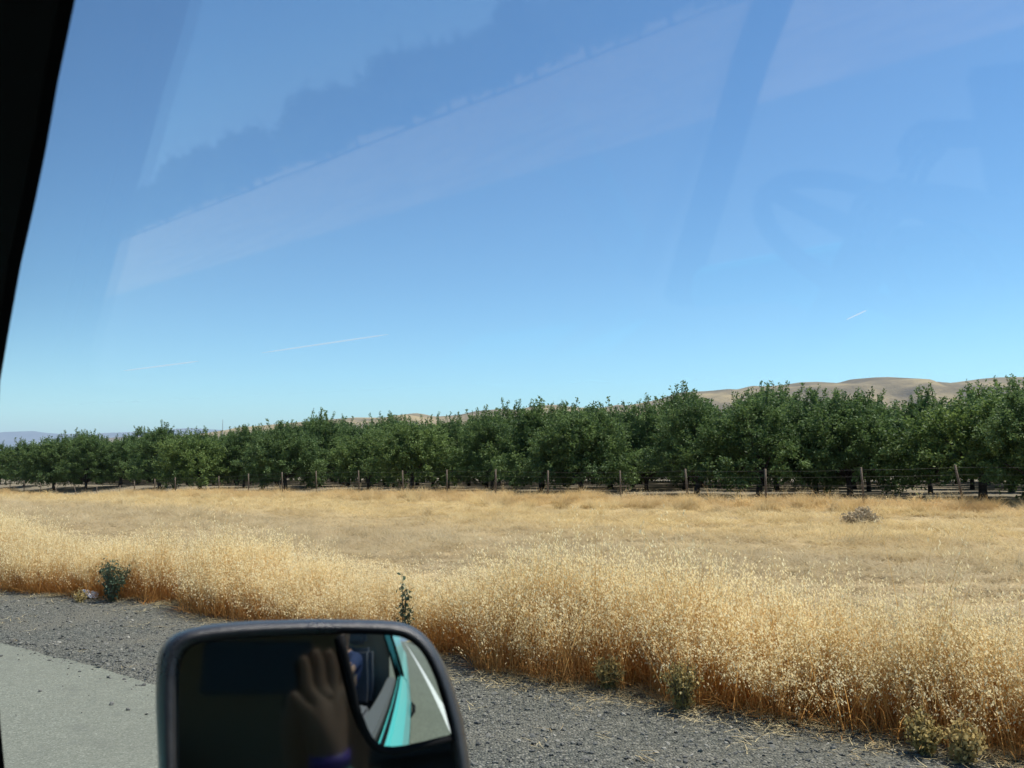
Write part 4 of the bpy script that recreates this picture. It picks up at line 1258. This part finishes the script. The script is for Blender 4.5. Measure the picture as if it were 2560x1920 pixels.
J2 = dict(pelvis=V3(-1.03, -.25, .98), chest=V3(-1.03, -.33, 1.36), neck=V3(-1.03, -.32, 1.55), head=V3(-1.03, -.29, 1.72),
          shr=V3(-.86, -.32, 1.44), shl=V3(-1.20, -.32, 1.44), elr=V3(-.80, -.05, 1.22), ell=V3(-1.27, -.05, 1.22), wrr=V3(-.86, .27, 1.39), wrl=V3(-1.20, .27, 1.39),
          hpr=V3(-.93, -.10, .95), hpl=V3(-1.14, -.10, .95), knr=V3(-.90, .34, .99), knl=V3(-1.16, .34, .99), anr=V3(-.90, .50, .62), anl=V3(-1.16, .50, .62))
h2 = {}
for s_, l_ in (('r', -.86), ('l', -1.20)):
    b = V3(l_, .345, 1.405); sg = 1 if s_ == 'r' else -1
    h2[s_] = (b, fingers(b, V3(0, .55, .8).normalized(), V3(0, .8, -.5).normalized(), V3(-sg * .5, 0, -.6)), b + V3(-sg * .03, .0, .02))
driver = person('person', J2, h2, 'driver at the steering wheel, faintly mirrored in the window glass', V3(0, 1, 0), plain('grey_shirt', (.16, .16, .17), .9, .1))

# ---- glass
def slab(pts, off):
    n_ = len(pts); m = MB(); vs = [p - off for p in pts] + [p + off for p in pts]
    m.add(vs, [tuple(range(n_))[::-1], tuple(range(n_, 2 * n_))] + [(i, (i + 1) % n_, (i + 1) % n_ + n_, i + n_) for i in range(n_)])
    return m
ws = [V3(.30, 1.10, 1.12), V3(.04, .36, 2.03), V3(-1.28, .36, 2.03), V3(-1.38, 1.10, 1.12)]
vpart('windscreen', slab(ws, V3(0, .002, .0016)).mesh('ws', [M_GLASS]))
t = NT('side_window_glass')
lw = t.n('ShaderNodeLayerWeight', {'Blend': 0.5}).outputs['Facing']
fac = t.math('ADD', 0.04, t.math('MULTIPLY', t.math('POWER', lw, 5.0), 0.5), True)
fac = t.math('MULTIPLY', fac, t.n('ShaderNodeAttribute', attribute_name='coat').outputs['Fac'])
tr = t.n('ShaderNodeBsdfTransparent', {'Color': (1, 1, 1, 1)}); gl_ = t.n('ShaderNodeBsdfGlossy', {'Roughness': 0.03, 'Color': (1, 1, 1, 1)})
mx = t.n('ShaderNodeMixShader', {'Fac': fac}); t.link(tr.outputs[0], mx.inputs[1]); t.link(gl_.outputs[0], mx.inputs[2]); t.link(mx.outputs[0], t.out.inputs[0])
M_SIDE = t.m
gx = np.linspace(-260, 2780, 40); gy = np.linspace(0, 1, 24)
bot = np.interp(gx, [-260, 0, 1200, 2780], [1030, 1020, 960, 922])
vs, coat = [], []
for o_ in (.006, .010):
    for i, x in enumerate(gx):
        for f in gy:
            vs.append(on_window(x, -420 + (bot[i] + 420) * f, o_)); coat.append(min(1.0, (1 - f) * 5.0))
n_, m_ = len(gx), len(gy)
g1 = grid_faces(n_, m_); rim = [(i * m_ + k, (i + 1) * m_ + k, (i + 1) * m_ + k + n_ * m_, i * m_ + k + n_ * m_) for i in range(n_ - 1) for k in (0, m_ - 1)] + [(i * m_ + k, i * m_ + k + 1, i * m_ + k + 1 + n_ * m_, i * m_ + k + n_ * m_) for k in range(m_ - 1) for i in (0, n_ - 1)]
me = mesh_np('pane', [tuple(v) for v in vs], np.concatenate([g1[:, ::-1], g1 + n_ * m_, np.array(rim)]), [M_SIDE])
set_attr(me, 'coat', coat)
pane = vpart('window_pane', me)
pane['label'] = 'upper side window glass with faint reflections of the cab'

# ------------------------------------------------------------------ haze
t = NT('valley_haze')
pv_ = t.n('ShaderNodeVolumePrincipled', {'Color': (0.68, 0.83, 1.0, 1), 'Density': 5.0e-5, 'Anisotropy': 0.0})
t.link(pv_.outputs[0], t.out.inputs['Volume'])
mb = MB(); mb.box((0, 0, 600), (140000, 140000, 1210))
o = link('haze', mb.mesh('haze', [t.m])); tag(o, 'thin summer haze over the valley', kind='stuff')
